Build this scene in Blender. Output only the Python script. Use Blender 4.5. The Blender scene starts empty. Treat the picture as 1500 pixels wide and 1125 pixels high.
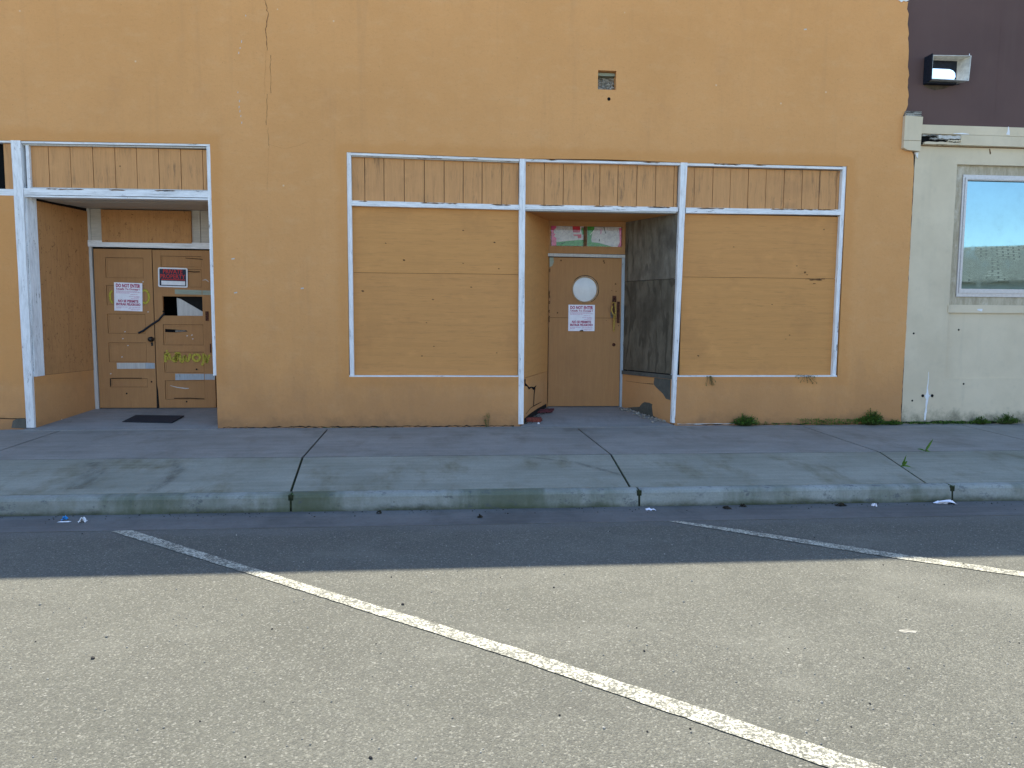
import bpy, bmesh, math, random
from mathutils import Vector, Matrix
random.seed(7)
R = math.radians
scene = bpy.context.scene
COL = scene.collection

# ------------------------------------------------------------------ node helpers
class G:
    def __init__(s, name):
        s.m = bpy.data.materials.new(name); s.m.use_nodes = True
        s.t = s.m.node_tree; s.n = s.t.nodes; s.l = s.t.links
        s.b = s.n['Principled BSDF']; s.out = s.n['Material Output']
        s.tc = s.n.new('ShaderNodeTexCoord').outputs['Object']
        s.b.inputs['Specular IOR Level'].default_value = 0.25
    def put(s, sock, v):
        if isinstance(v, bpy.types.NodeSocket): s.l.new(v, sock)
        elif v is not None:
            if sock.type == 'RGBA' and len(v) == 3: v = (*v, 1)
            sock.default_value = v
    def vec(s, sc=(1, 1, 1), loc=(0, 0, 0), rot=(0, 0, 0), src=None):
        n = s.n.new('ShaderNodeMapping'); s.l.new(src or s.tc, n.inputs[0])
        n.inputs['Scale'].default_value = sc; n.inputs['Location'].default_value = loc; n.inputs['Rotation'].default_value = rot
        return n.outputs[0]
    def noise(s, scale=5, detail=4, rough=.55, v=None, dist=0):
        n = s.n.new('ShaderNodeTexNoise'); s.l.new(v or s.tc, n.inputs['Vector'])
        n.inputs['Scale'].default_value = scale; n.inputs['Detail'].default_value = detail
        n.inputs['Roughness'].default_value = rough; n.inputs['Distortion'].default_value = dist
        return n.outputs[0]
    def voro(s, scale=5, v=None, feat='F1', out='Distance', rnd=1):
        n = s.n.new('ShaderNodeTexVoronoi'); n.feature = feat; s.l.new(v or s.tc, n.inputs['Vector'])
        n.inputs['Scale'].default_value = scale; n.inputs['Randomness'].default_value = rnd
        return n.outputs[out]
    def wave(s, scale, dist, detail=2, dscale=1, v=None, d='X'):
        n = s.n.new('ShaderNodeTexWave'); s.l.new(v or s.tc, n.inputs['Vector']); n.bands_direction = d
        for k, x in (('Scale', scale), ('Distortion', dist), ('Detail', detail), ('Detail Scale', dscale)): n.inputs[k].default_value = x
        return n.outputs[1]
    def ramp(s, f, a=0, b=1, lo=0., hi=1.):
        n = s.n.new('ShaderNodeMapRange'); n.clamp = True; n.interpolation_type = 'SMOOTHSTEP'
        s.put(n.inputs[0], f)
        for i, x in enumerate((a, b, lo, hi)): n.inputs[i + 1].default_value = x
        return n.outputs[0]
    def mix(s, f, a, b, mode='MIX'):
        n = s.n.new('ShaderNodeMix'); n.data_type = 'RGBA'; n.blend_type = mode
        s.put(n.inputs[0], f); s.put(n.inputs[6], a); s.put(n.inputs[7], b)
        return n.outputs[2]
    def math(s, op, a, b=None):
        n = s.n.new('ShaderNodeMath'); n.operation = op; s.put(n.inputs[0], a)
        if b is not None: s.put(n.inputs[1], b)
        return n.outputs[0]
    def xyz(s, i):
        n = s.n.new('ShaderNodeSeparateXYZ'); s.l.new(s.tc, n.inputs[0]); return n.outputs[i]
    def col(s, c): s.put(s.b.inputs['Base Color'], c); return s
    def rough(s, c): s.put(s.b.inputs['Roughness'], c); return s
    def bump(s, h, strength=.3, dist=.01):
        n = s.n.new('ShaderNodeBump'); n.inputs['Strength'].default_value = strength; n.inputs['Distance'].default_value = dist
        s.l.new(h, n.inputs['Height']); s.l.new(n.outputs[0], s.b.inputs['Normal']); return s

M = {}
def plain(name, c, rough=.7, var=.12, scale=20, metal=0, spec=.25):
    g = G(name); n = g.noise(scale, 5)
    g.col(g.mix(g.ramp(n, .3, .7), tuple(x * (1 - var) for x in c), tuple(min(1, x * (1 + var)) for x in c)))
    g.rough(rough); g.b.inputs['Metallic'].default_value = metal; g.b.inputs['Specular IOR Level'].default_value = spec
    M[name] = g.m; return g

def m_stucco():
    g = G('orange_stucco')
    base = (.60, .295, .088)
    big = g.noise(.7, 5, .6); mid = g.noise(4, 6, .65, g.vec((1, 1, 1.8))); fine = g.noise(70, 4, .7)
    c = g.mix(g.ramp(big, .3, .7), (.66, .325, .118), (.72, .360, .136))
    c = g.mix(g.ramp(mid, .46, .78, 0, .35), c, (.73, .42, .20))
    c = g.mix(g.ramp(g.noise(2.2, 8, .7, g.vec((1, 1, .5), (4, 0, 2))), .52, .8, 0, .35), c, (.51, .245, .10))
    c = g.mix(g.ramp(fine, .25, .75, 0, .16), c, (.46, .235, .09)); c = g.mix(g.ramp(g.noise(26, 4, .7, g.vec((.8, 1, 1.2))), .50, .72, 0, .22), c, (.47, .23, .085))
    # rain streaks and rising damp marks
    st = g.noise(5.5, 6, .6, g.vec((1, 1, .06)))
    c = g.mix(g.ramp(st, .54, .76, 0, .26), c, (.47, .25, .11))
    # deeper orange tone round the openings, with a wavering edge
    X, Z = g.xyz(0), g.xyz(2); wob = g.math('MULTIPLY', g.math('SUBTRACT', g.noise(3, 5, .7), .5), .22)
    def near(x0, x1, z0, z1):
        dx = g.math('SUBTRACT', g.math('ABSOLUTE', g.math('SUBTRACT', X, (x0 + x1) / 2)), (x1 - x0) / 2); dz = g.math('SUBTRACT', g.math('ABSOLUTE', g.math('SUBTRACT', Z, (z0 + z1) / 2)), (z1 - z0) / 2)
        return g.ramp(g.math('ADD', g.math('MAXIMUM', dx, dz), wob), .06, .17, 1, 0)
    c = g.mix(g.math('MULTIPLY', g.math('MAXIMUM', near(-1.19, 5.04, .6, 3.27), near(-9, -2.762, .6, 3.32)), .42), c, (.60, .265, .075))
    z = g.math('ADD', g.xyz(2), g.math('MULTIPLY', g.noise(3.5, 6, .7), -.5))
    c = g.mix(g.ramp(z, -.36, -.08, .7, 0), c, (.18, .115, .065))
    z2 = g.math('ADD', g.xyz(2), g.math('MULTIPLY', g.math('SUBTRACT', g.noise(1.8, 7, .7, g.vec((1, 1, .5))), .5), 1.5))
    c = g.mix(g.ramp(z2, .05, .95, .5, 0), c, (.36, .185, .085))  # darker towards the foot: splash dirt and weaker light, both put in the colour
    spk = g.voro(9, g.vec((1, 1, 1), (3, 1, 5)))
    c = g.mix(g.ramp(spk, .03, .05, .5, 0), c, (.30, .16, .06))
    spk = g.voro(2.3, g.vec((1, 1, 1), (1.7, 0, 2.2)))
    c = g.mix(g.ramp(spk, .018, .03, .6, 0), c, (.75, .6, .42))
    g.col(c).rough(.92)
    h = g.math('ADD', g.math('MULTIPLY', fine, .35), g.math('ADD', g.math('MULTIPLY', mid, 1.1), g.noise(18, 4, .6)))
    g.bump(h, .55, .009); M['stucco'] = g.m
def m_ply(name, a, b, dark, seed, vert=False, strength=.25, cathf=.10, chip=False, wornf=0, fine=.42):
    g = G(name)
    k = (16, 16, .7) if vert else (.7, 16, 16)
    v = g.vec(k, (seed, seed * 2, seed * .7))
    gr = g.noise(5, 8, .7, v, .6); cath = g.wave(2.4, 9, 3, .8, g.vec((1.0, 1, .10) if vert else (.10, 1, 1.0), (seed, 0, seed)), 'X' if vert else 'Z')
    c = g.mix(g.ramp(gr, .3, .7), a, b)
    fg = g.noise(30, 4, .7, g.vec((1.5, 1.5, .13) if vert else (.15, 1.5, 1.5), (seed, 0, 0)), .4); c = g.mix(g.ramp(fg, .53, .70, 0, fine), c, dark)
    if chip: c = g.mix(g.ramp(g.noise(26, 4, .6, g.vec((1, 1, .7), (seed, 5, 5)), 1.5), .60, .68, 0, .75), c, tuple(x * .55 for x in dark))
    if wornf: c = g.mix(g.math('MULTIPLY', g.ramp(g.noise(11, 7, .75, g.vec((2.2, 1, .18), (seed, 0, 2))), .50, .64), g.ramp(g.noise(2.6, 3, .5, g.vec((1, 1, .6), (seed, 3, 6))), .48, .62, 0, wornf)), c, (.20, .115, .06))
    c = g.mix(g.ramp(cath, .62, .97, 0, cathf), c, dark)
    c = g.mix(g.ramp(g.noise(1.6, 6, .65, g.vec((1, 1, 1), (seed, 3, 1))), .50, .75, 0, .38), c, dark)
    c = g.mix(g.ramp(g.noise(3.1, 5, .6, g.vec((1, 1, 1.5), (seed, 9, 4))), .55, .75, 0, .3), c, tuple(min(1, x * 1.25) for x in b))
    d = g.voro(3.6, g.vec((1, 1, 1), (seed, 1, seed)))
    c = g.mix(g.ramp(d, .022, .045, .8, 0), c, (.10, .05, .02))
    spk = g.noise(45, 3, .8, g.vec((1, 1, 1) if not vert else (2, 2, .4)))
    c = g.mix(g.ramp(spk, .68, .78, 0, .35), c, dark)
    g.col(c).rough(.8); g.bump(g.math('ADD', gr, g.math('MULTIPLY', cath, .35)), strength, .005); M[name] = g.m
def m_white(name, vert=True, base=(.90, .90, .89), wear=.60):
    g = G(name)
    k = (10, 10, .9) if vert else (.9, 10, 10)
    gr = g.noise(6, 7, .7, g.vec(k)); blot = g.noise(5, 7, .75, g.vec((2, 2, .6) if vert else (.6, 2, 2)))
    c = g.mix(g.ramp(gr, .35, .7), base, tuple(x * .8 for x in base))
    c = g.mix(g.ramp(blot, .45, .78, 0, .55), c, (.44, .43, .41)); c = g.mix(g.ramp(g.noise(8, 6, .7, g.vec((5, 5, .25) if vert else (.25, 5, 5), (3, 3, 3))), .52, .70, 0, .45), c, (.36, .34, .31))
    pe = g.math('MULTIPLY', g.ramp(gr, .47, .58), g.ramp(g.noise(16, 7, .8, g.vec((1, 1, .22) if vert else (.22, 1, 1), (5, 2, 1))), wear - .02, wear + .03))
    c = g.mix(pe, c, (.17, .14, .11))
    g.col(c).rough(.7); g.bump(g.math('SUBTRACT', gr, pe), .35, .004); M[name] = g.m
def m_concrete(name, a, b, stain, sfac=.5, seed=0, moss=0):
    g = G(name)
    big = g.noise(.9, 7, .65, g.vec((1, 1.6, 1), (seed, seed, 0))); fine = g.noise(60, 5, .75); mid = g.noise(7, 6, .7)
    sw = g.noise(14, 4, .6, g.vec((.07, 1.3, 1)))
    c = g.mix(g.ramp(big, .3, .7), a, b)
    c = g.mix(g.ramp(g.noise(1.3, 7, .7, g.vec((1.6, .7, 1), (seed + 3, 2, 0), (0, 0, .25))), .48, .72, 0, sfac), c, stain)
    c = g.mix(g.ramp(mid, .45, .75, 0, .3), c, tuple(x * .72 for x in a))
    c = g.mix(g.ramp(sw, .4, .7, 0, .22), c, tuple(min(1, x * 1.35) for x in b))
    c = g.mix(g.ramp(fine, .3, .72, 0, .3), c, tuple(x * .6 for x in a))
    c = g.mix(g.ramp(g.voro(5, g.vec((1, 1, 1), (seed, 0, 0))), .02, .04, .6, 0), c, (.06, .055, .05))
    if moss:                               # algae: low on the kerb face and in patches
        z = g.math('ADD', g.xyz(2), g.math('MULTIPLY', g.noise(5, 6, .7, g.vec((.6, 1, 1))), .13))
        c = g.mix(g.ramp(z, -.215, -.13, .97, 0), c, (.042, .048, .018))
        p = g.noise(1.1, 6, .65, g.vec((1, 0.1, .3), (2.4, 0, 0)))
        c = g.mix(g.ramp(p, .47, .66, 0, .7), c, (.075, .095, .045))
        c = g.mix(g.math('MULTIPLY', g.ramp(g.noise(9, 6, .8, g.vec((.8, 1, 1.4))), .56, .62, 0, .6), g.ramp(p, .3, .5)), c, (.09, .10, .11))
    g.col(c).rough(.9)
    g.bump(g.math('ADD', g.math('MULTIPLY', fine, .4), g.math('ADD', mid, g.math('MULTIPLY', sw, .4))), .35, .006); M[name] = g.m
def asphalt_colour(g):
    big = g.noise(.45, 6, .6); mid = g.noise(2.2, 6, .65, g.vec((1, 1.4, 1)))
    f1 = g.voro(130, out='Color'); f2 = g.noise(170, 4, .8); f3 = g.noise(60, 5, .8)
    sep = g.n.new('ShaderNodeSeparateColor'); g.l.new(f1, sep.inputs[0]); r1, r2 = sep.outputs[0], sep.outputs[1]
    dst = g.voro(130)
    c = g.mix(g.ramp(big, .3, .7), (.126, .122, .097), (.160, .155, .125))
    c = g.mix(g.ramp(mid, .4, .75, 0, .4), c, (.185, .178, .142))
    c = g.mix(g.ramp(r1, 0, .75, .6, 0), c, (.085, .082, .070))
    c = g.mix(g.ramp(r2, .76, 1, 0, .75), c, (.28, .268, .22))
    c = g.mix(g.ramp(f2, .36, .52, .6, 0), c, (.06, .058, .052))
    c = g.mix(g.ramp(f3, .55, .75, 0, .24), c, (.235, .225, .182))
    bl = g.noise(.9, 6, .62, g.vec((1, 1.5, 1), (3, 8, 0))); c = g.mix(g.ramp(bl, .52, .75, 0, .42), c, (.225, .217, .178)); c = g.mix(g.ramp(bl, .28, .45, .35, 0), c, (.085, .082, .068))
    oil = g.noise(3.3, 5, .6, g.vec((1, 1, 1), (6, 2, 0))); c = g.mix(g.ramp(oil, .66, .76, 0, .35), c, (.07, .067, .058))
    s = g.voro(11, g.vec((1, 1.6, 1), (2, 7, 0)));  c = g.mix(g.ramp(s, .05, .10, .7, 0), c, (.38, .36, .31))
    s = g.voro(6, g.vec((1, 1, 1), (9, 3, 0)));  c = g.mix(g.ramp(s, .012, .02, .9, 0), c, (.04, .04, .04))
    h = g.math('ADD', g.math('MULTIPLY', dst, -1.2), g.math('ADD', f2, f3))
    return c, h
def m_asphalt():
    g = G('asphalt'); c, h = asphalt_colour(g)
    # gutter-side grime band and old tyre marks
    yy = g.math('ADD', g.xyz(1), g.math('MULTIPLY', g.noise(2.5, 5, .6, g.vec((.5, 1, 1))), .5))
    c = g.mix(g.ramp(yy, -3.6, -3.38, 0, .45), c, (.16, .155, .145))
    g.col(c).rough(.9); g.bump(h, .55, .006); M['asphalt'] = g.m
    g = G('road_paint'); c, h = asphalt_colour(g)
    n = g.noise(75, 5, .8); n2 = g.noise(14, 5, .7)
    hole = g.math('ADD', n, g.math('MULTIPLY', n2, .35))
    w = g.ramp(hole, .60, .72, 1, .05)
    c = g.mix(w, c, g.mix(g.ramp(g.noise(3, 4), .3, .7), (.55, .515, .40), (.63, .595, .475)))
    g.col(c).rough(.8); g.bump(h, .4, .005); M['road_paint'] = g.m

m_stucco(); m_asphalt()
m_ply('ply1', (.575, .272, .088), (.625, .30, .10), (.40, .19, .07), 1.3)
m_ply('ply2', (.585, .278, .088), (.635, .305, .10), (.41, .195, .07), 7.1)
m_ply('osb', (.46, .225, .082), (.52, .26, .10), (.25, .12, .05), 3.9, True, chip=True)
m_ply('boards', (.56, .285, .112), (.63, .32, .13), (.34, .17, .075), 2.2, True, .35, wornf=.8)
m_ply('door_wood', (.40, .205, .082), (.44, .228, .092), (.30, .15, .068), 5.0, True, fine=.22)
def m_grey(name, a, b, dark, seed):
    g = G(name); w = g.wave(3.2, 16, 4, 1.1, g.vec((.9, .9, .30), (seed, 0, seed)), 'X'); n = g.noise(4, 7, .7, g.vec((2, 2, .7), (seed, 1, 0))); f = g.noise(40, 5, .75, g.vec((6, 6, .6)))
    big = g.noise(1.5, 5, .6, g.vec((1, 1, 1), (0, seed, 0)))
    c = g.mix(g.ramp(n, .3, .7), a, b); c = g.mix(g.ramp(big, .45, .7, 0, .6), c, dark); c = g.mix(g.math('MULTIPLY', g.ramp(w, .55, .95, 0, .6), g.ramp(big, .35, .6, 1, .25)), c, dark); c = g.mix(g.ramp(f, .5, .75, 0, .4), c, dark)
    g.col(c).rough(.9); g.bump(g.math('ADD', w, f), .35, .004); M[name] = g.m
m_grey('grey_ply', (.10, .082, .056), (.17, .142, .10), (.04, .032, .022), 4.4); m_grey('grey_ply_pale', (.14, .118, .085), (.235, .205, .155), (.05, .04, .03), 8.4)
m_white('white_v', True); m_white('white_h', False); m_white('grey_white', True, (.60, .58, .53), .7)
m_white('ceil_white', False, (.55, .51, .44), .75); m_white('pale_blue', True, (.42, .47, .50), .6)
m_white('mint', False, (.34, .38, .29), .62)
m_concrete('walk_back', (.235, .23, .20), (.325, .315, .28), (.17, .158, .125), .7, 1)
m_concrete('walk_front', (.245, .25, .195), (.345, .345, .28), (.16, .147, .08), .9, 6)
m_concrete('curb_conc', (.235, .25, .215), (.38, .40, .365), (.16, .16, .095), .8, 3, 1)
m_concrete('gutter_conc', (.125, .12, .11), (.185, .18, .165), (.08, .08, .07), .6, 8)
m_concrete('entry_conc', (.24, .235, .215), (.31, .30, .28), (.12, .12, .115), .5, 11)
m_concrete('raw_block', (.085, .08, .066), (.155, .145, .12), (.035, .042, .03), .7, 2)
plain('moss', (.030, .036, .016), .95, .5, 30)
plain('dark', (.012, .011, .010), .9, .2); plain('black', (.003, .003, .003), .95, .1)
plain('crack', (.15, .075, .03), .95, .5, 40); plain('hair_crack', (.42, .20, .07), .95, .3, 40)
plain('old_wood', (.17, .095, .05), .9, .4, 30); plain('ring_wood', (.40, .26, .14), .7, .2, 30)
plain('moss_stain', (.075, .055, .035), .9, .4, 12); plain('rust', (.085, .032, .018), .8, .5, 60); plain('dark_metal', (.05, .045, .04), .45, .4, 60, .7)
plain('old_metal', (.16, .14, .12), .5, .4, 60, .6)
plain('rubber', (.024, .026, .032), .8, .3, 80); plain('paper', (.88, .86, .90), .8, .04)
plain('print', (.42, .03, .11), .8, .1); plain('print_fine', (.55, .22, .36), .8, .1)
plain('sign_dark', (.018, .024, .045), .5, .2); plain('sign_red', (.55, .035, .03), .5, .1); plain('sign_white', (.78, .78, .78), .5, .05)
plain('brick', (.20, .055, .04), .9, .4, 40); plain('tile', (.12, .035, .04), .8, .4, 30)
plain('strap', (.42, .27, .06), .6, .3, 50); plain('blue_plastic', (.04, .33, .72), .35, .2, 60)
plain('pink', (.62, .08, .20), .7, .2); plain('red', (.52, .03, .05), .7, .15); plain('green', (.06, .27, .04), .7, .25, 30)
plain('aluminium', (.56, .53, .51), .4, .06, 30, .3); plain('stone', (.035, .032, .03), .8, .5, 60)
plain('rubble_pale', (.30, .28, .235), .9, .4, 25); plain('leaf_litter', (.03, .024, .014), .9, .5, 40)
plain('stem', (.07, .085, .03), .8, .3); plain('tar', (.06, .055, .05), .8, .3)
def m_leaf(n, a, b):
    g = G(n); g.col(g.mix(g.ramp(g.noise(14, 3), .3, .7), a, b)).rough(.55); M[n] = g.m
m_leaf('leaf', (.055, .14, .016), (.13, .24, .03)); m_leaf('leaf_dark', (.03, .08, .014), (.065, .13, .024))
def m_poster():
    g = G('poster_paper'); n = g.noise(9, 6, .8, g.vec((1, 1, 1), (1, 2, 3), (0, .5, 0))); v = g.voro(13, feat='DISTANCE_TO_EDGE')
    c = g.mix(g.ramp(n, .35, .7), (.66, .63, .60), (.40, .38, .40)); c = g.mix(g.ramp(v, .0, .04, .5, 0), c, (.28, .24, .27)); g.col(c); g.bump(n, .6, .02); M['poster_paper'] = g.m
m_poster()
def m_beige():
    g = G('beige_paint'); big = g.noise(1.2, 6, .65); fine = g.noise(80, 4, .7); mid = g.noise(6, 6, .7)
    c = g.mix(g.ramp(big, .3, .7), (.63, .53, .37), (.72, .61, .435))
    c = g.mix(g.ramp(mid, .5, .8, 0, .25), c, (.43, .38, .28))
    st = g.noise(7, 6, .6, g.vec((1, 1, .07))); c = g.mix(g.ramp(st, .55, .8, 0, .25), c, (.42, .375, .285))
    z = g.math('ADD', g.xyz(2), g.math('MULTIPLY', g.noise(4, 7, .75), -.7))
    c = g.mix(g.ramp(z, -.42, -.15, .8, 0), c, (.10, .105, .07))
    g.col(c).rough(.85); g.bump(g.math('ADD', g.math('MULTIPLY', fine, .4), mid), .25, .006); M['beige'] = g.m
    g = G('weathered_buck'); n = g.noise(5, 8, .75, g.vec((3, 3, .8))); p = g.noise(4, 6, .7)
    c = g.mix(g.ramp(n, .35, .65), (.54, .47, .345), (.38, .32, .22)); c = g.mix(g.ramp(p, .52, .7, 0, .7), c, (.66, .61, .51))
    g.col(c).rough(.9); g.bump(n, .5, .005); M['buck'] = g.m
    g = G('brown_paint'); big = g.noise(.9, 6, .6); st = g.noise(6, 6, .65, g.vec((1, 1, .05))); fine = g.noise(60, 4, .7)
    c = g.mix(g.ramp(big, .3, .7), (.098, .058, .052), (.118, .071, .062)); c = g.mix(g.ramp(st, .5, .8, 0, .4), c, (.13, .09, .076))
    c = g.mix(g.ramp(g.noise(3, 7, .8), .66, .8, 0, .35), c, (.04, .05, .035))
    g.col(c).rough(.75); g.bump(g.math('ADD', fine, big), .15, .004); M['brown'] = g.m
    g = G('rotten_wood'); n = g.noise(7, 8, .8, g.vec((.6, 5, 6)), .5)
    g.col(g.mix(g.ramp(n, .42, .6), (.035, .03, .025), (.50, .48, .42))).rough(.95); g.bump(n, .8, .012); M['rotten'] = g.m
    g = G('window_glass'); g.b.inputs['Metallic'].default_value = 1; g.col(g.mix(g.ramp(g.noise(2.5, 6, .7), .35, .75), (.205, .32, .365), (.185, .285, .325))).rough(g.ramp(g.noise(5, 5), .4, .8, .015, .10))
    n = g.noise(1.6, 3); g.bump(n, .05, .004); M['mirror_glass'] = g.m
    g = G('frosted_glass'); g.col(g.mix(g.ramp(g.noise(8, 5), .3, .7), (.66, .67, .65), (.74, .75, .73))).rough(.25); g.b.inputs['Specular IOR Level'].default_value = .5; M['frosted'] = g.m
    g = G('pane_glass'); tr = g.n.new('ShaderNodeBsdfTransparent'); gl = g.n.new('ShaderNodeBsdfGlossy'); gl.inputs['Roughness'].default_value = .05
    mx = g.n.new('ShaderNodeMixShader'); mx.inputs[0].default_value = .02; g.l.new(tr.outputs[0], mx.inputs[1]); g.l.new(gl.outputs[0], mx.inputs[2]); g.l.new(mx.outputs[0], g.out.inputs[0]); M['pane'] = g.m
    g = G('spray_paint')                        # soft-edged: u runs along, v across the stroke
    uv = g.n.new('ShaderNodeTexCoord').outputs['UV']; sp = g.n.new('ShaderNodeSeparateXYZ'); g.l.new(uv, sp.inputs[0])
    e = g.math('ABSOLUTE', g.math('SUBTRACT', sp.outputs[1], .5)); a = g.ramp(e, .22, .5, 1, 0)
    a = g.math('MULTIPLY', a, g.ramp(g.noise(60, 4, .7), .2, .6, .35, 1))
    g.put(g.b.inputs['Alpha'], g.math('MULTIPLY', a, .88)); g.col((.52, .45, .06)).rough(.7); M['spray'] = g.m
    g = G('scuff'); uv = g.n.new('ShaderNodeTexCoord').outputs['UV']; sp = g.n.new('ShaderNodeSeparateXYZ'); g.l.new(uv, sp.inputs[0])
    e = g.math('ABSOLUTE', g.math('SUBTRACT', sp.outputs[1], .5)); a = g.math('MULTIPLY', g.ramp(e, 0, .5, 1, 0), g.ramp(g.noise(14, 5, .7, g.vec((1, .3, 1))), .3, .7))
    g.put(g.b.inputs['Alpha'], g.math('MULTIPLY', a, .38)); g.col((.09, .085, .06)).rough(.9); M['scuff'] = g.m
    g = G('shingles'); br = g.n.new('ShaderNodeTexBrick'); g.l.new(g.vec((1, 1, 1)), br.inputs[0])
    for k, x in (('Scale', 1.0), ('Mortar Size', .035), ('Row Height', .30), ('Brick Width', .5)): br.inputs[k].default_value = x
    for k, x in (('Color1', (.36, .31, .25, 1)), ('Color2', (.27, .23, .18, 1)), ('Mortar', (.09, .08, .07, 1))): br.inputs[k].default_value = x
    g.col(br.outputs[0]).rough(.95); M['shingles'] = g.m
    g = G('far_stucco'); g.col(g.mix(g.ramp(g.noise(1, 5), .3, .7), (.62, .56, .46), (.70, .64, .54))).rough(.9); M['far_stucco'] = g.m
m_beige()
plain('ground_dirt', (.19, .17, .135), .95, .25, 1.5); plain('pole_wood', (.12, .09, .065), .9, .3, 12)
plain('galv', (.56, .56, .52), .45, .15, 20, .15); plain('navy', (.012, .016, .026), .7, .3, 30)
plain('roof_felt', (.18, .17, .16), .95, .2)

# ------------------------------------------------------------------ mesh helpers
def link(name, me, mat, parent=None):
    o = bpy.data.objects.new(name, me); COL.objects.link(o)
    if mat: me.materials.append(M[mat])
    if parent: o.parent = parent
    return o
MARKS = {'base_grime', 'paint_chip', 'scar', 'lock_plate', 'paint_drip', 'scrape', 'nail_hole', 'knot_hole', 'bare_strip', 'stain', 'split', 'rotten_ledge'}
def fin(name, bm, mat, parent=None, smooth=False, bev=0, recalc=True):
    if bev: bmesh.ops.bevel(bm, geom=[e for e in bm.edges if len(e.link_faces) == 2 and e.calc_face_angle(0) > .6], offset=bev, segments=2, profile=.6, affect='EDGES')
    if recalc: bmesh.ops.recalc_face_normals(bm, faces=bm.faces)
    if name in MARKS and parent:             # every separate mark is a part of its own
        bm.verts.ensure_lookup_table(); seen = set(); isl = []
        for v in bm.verts:
            if v.index in seen: continue
            st, comp = [v], []; seen.add(v.index)
            while st:
                w = st.pop(); comp.append(w)
                for e in w.link_edges:
                    q = e.other_vert(w)
                    if q.index not in seen: seen.add(q.index); st.append(q)
            isl.append(comp)
        if len(isl) > 1:
            o = None
            for comp in isl:
                me = bpy.data.meshes.new(name); ix = {v.index: k for k, v in enumerate(comp)}
                me.from_pydata([v.co for v in comp], [], [[ix[w.index] for w in f.verts] for f in {f for v in comp for f in v.link_faces}]); o = link(name, me, mat, parent)
            bm.free(); return o
    me = bpy.data.meshes.new(name); bm.to_mesh(me); bm.free()
    if smooth:
        for p in me.polygons: p.use_smooth = True
    return link(name, me, mat, parent)
def B(): return bmesh.new()
def hexa(bm, pts):
    v = [bm.verts.new(p) for p in pts]
    for f in ((0, 1, 2, 3), (7, 6, 5, 4), (0, 4, 5, 1), (1, 5, 6, 2), (2, 6, 7, 3), (3, 7, 4, 0)): bm.faces.new([v[i] for i in f])
def box(bm, x0, x1, y0, y1, z0, z1):
    hexa(bm, [(x0, y0, z0), (x1, y0, z0), (x1, y0, z1), (x0, y0, z1), (x0, y1, z0), (x1, y1, z0), (x1, y1, z1), (x0, y1, z1)])
def obox(name, mat, parent, x0, x1, y0, y1, z0, z1, bev=.003):
    bm = B(); box(bm, x0, x1, y0, y1, z0, z1); return fin(name, bm, mat, parent, bev=bev)
def board(bm, a, b, w, y0, y1, jit=0, seg=8):
    """slightly wavy timber from a=(x,z) to b, width w, between depths y0..y1"""
    a, b = Vector(a), Vector(b); d = (b - a); n = Vector((-d.y, d.x)).normalized() * w / 2
    rows = []
    for i in range(seg + 1):
        p = a + d * i / seg; j1, j2 = random.uniform(-jit, jit), random.uniform(-jit, jit)
        q = [p + n * (1 + j1), p - n * (1 + j2)]
        rows.append([bm.verts.new((q[0].x, y0, q[0].y)), bm.verts.new((q[1].x, y0, q[1].y)), bm.verts.new((q[1].x, y1, q[1].y)), bm.verts.new((q[0].x, y1, q[0].y))])
    for r, s in zip(rows, rows[1:]):
        for k in range(4): bm.faces.new((r[k], r[(k + 1) % 4], s[(k + 1) % 4], s[k]))
    bm.faces.new(rows[0]); bm.faces.new(rows[-1][::-1])
def plate(bm, x0, x1, z0, z1, y, thick, holes=(), recess=0, extra_x=(), extra_z=()):
    """wall/door slab facing -y with rectangular holes (x0,x1,z0,z1[,depth]); depth>0 = blind panel"""
    xs = sorted({x0, x1, *extra_x, *[h[0] for h in holes], *[h[1] for h in holes]}); zs = sorted({z0, z1, *extra_z, *[h[2] for h in holes], *[h[3] for h in holes]})
    vf, vb = {}, {}
    def V(d, i, j, yy):
        if (i, j) not in d: d[(i, j)] = bm.verts.new((xs[i], yy, zs[j]))
        return d[(i, j)]
    def inh(cx, cz):
        for h in holes:
            if h[0] < cx < h[1] and h[2] < cz < h[3]: return h
    solid = set()
    for i in range(len(xs) - 1):
        for j in range(len(zs) - 1):
            if not inh((xs[i] + xs[i + 1]) / 2, (zs[j] + zs[j + 1]) / 2): solid.add((i, j))
    for (i, j) in solid:
        c = ((i, j), (i + 1, j), (i + 1, j + 1), (i, j + 1))
        bm.faces.new([V(vf, *k, y) for k in c]); bm.faces.new([V(vb, *k, y + thick) for k in reversed(c)])
        for (di, dj, a, b) in ((-1, 0, 3, 0), (1, 0, 1, 2), (0, -1, 0, 1), (0, 1, 2, 3)):
            if (i + di, j + dj) not in solid:
                bm.faces.new([V(vf, *c[b], y), V(vf, *c[a], y), V(vb, *c[a], y + thick), V(vb, *c[b], y + thick)])
    return vf
def tube(bm, pts, r, seg=8, taper=1):
    pts = [Vector(p) for p in pts]; rings = []
    for i, p in enumerate(pts):
        t = (pts[min(i + 1, len(pts) - 1)] - pts[max(i - 1, 0)]).normalized()
        u = t.orthogonal().normalized() if i == 0 else (u - t * u.dot(t)).normalized()
        w = t.cross(u); rr = r * (1 + (taper - 1) * i / (len(pts) - 1))
        rings.append([bm.verts.new(p + (u * math.cos(2 * math.pi * k / seg) + w * math.sin(2 * math.pi * k / seg)) * rr) for k in range(seg)])
    for a, b in zip(rings, rings[1:]):
        for k in range(seg): bm.faces.new((a[k], a[(k + 1) % seg], b[(k + 1) % seg], b[k]))
    bm.faces.new(rings[0][::-1]); bm.faces.new(rings[-1])
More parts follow.
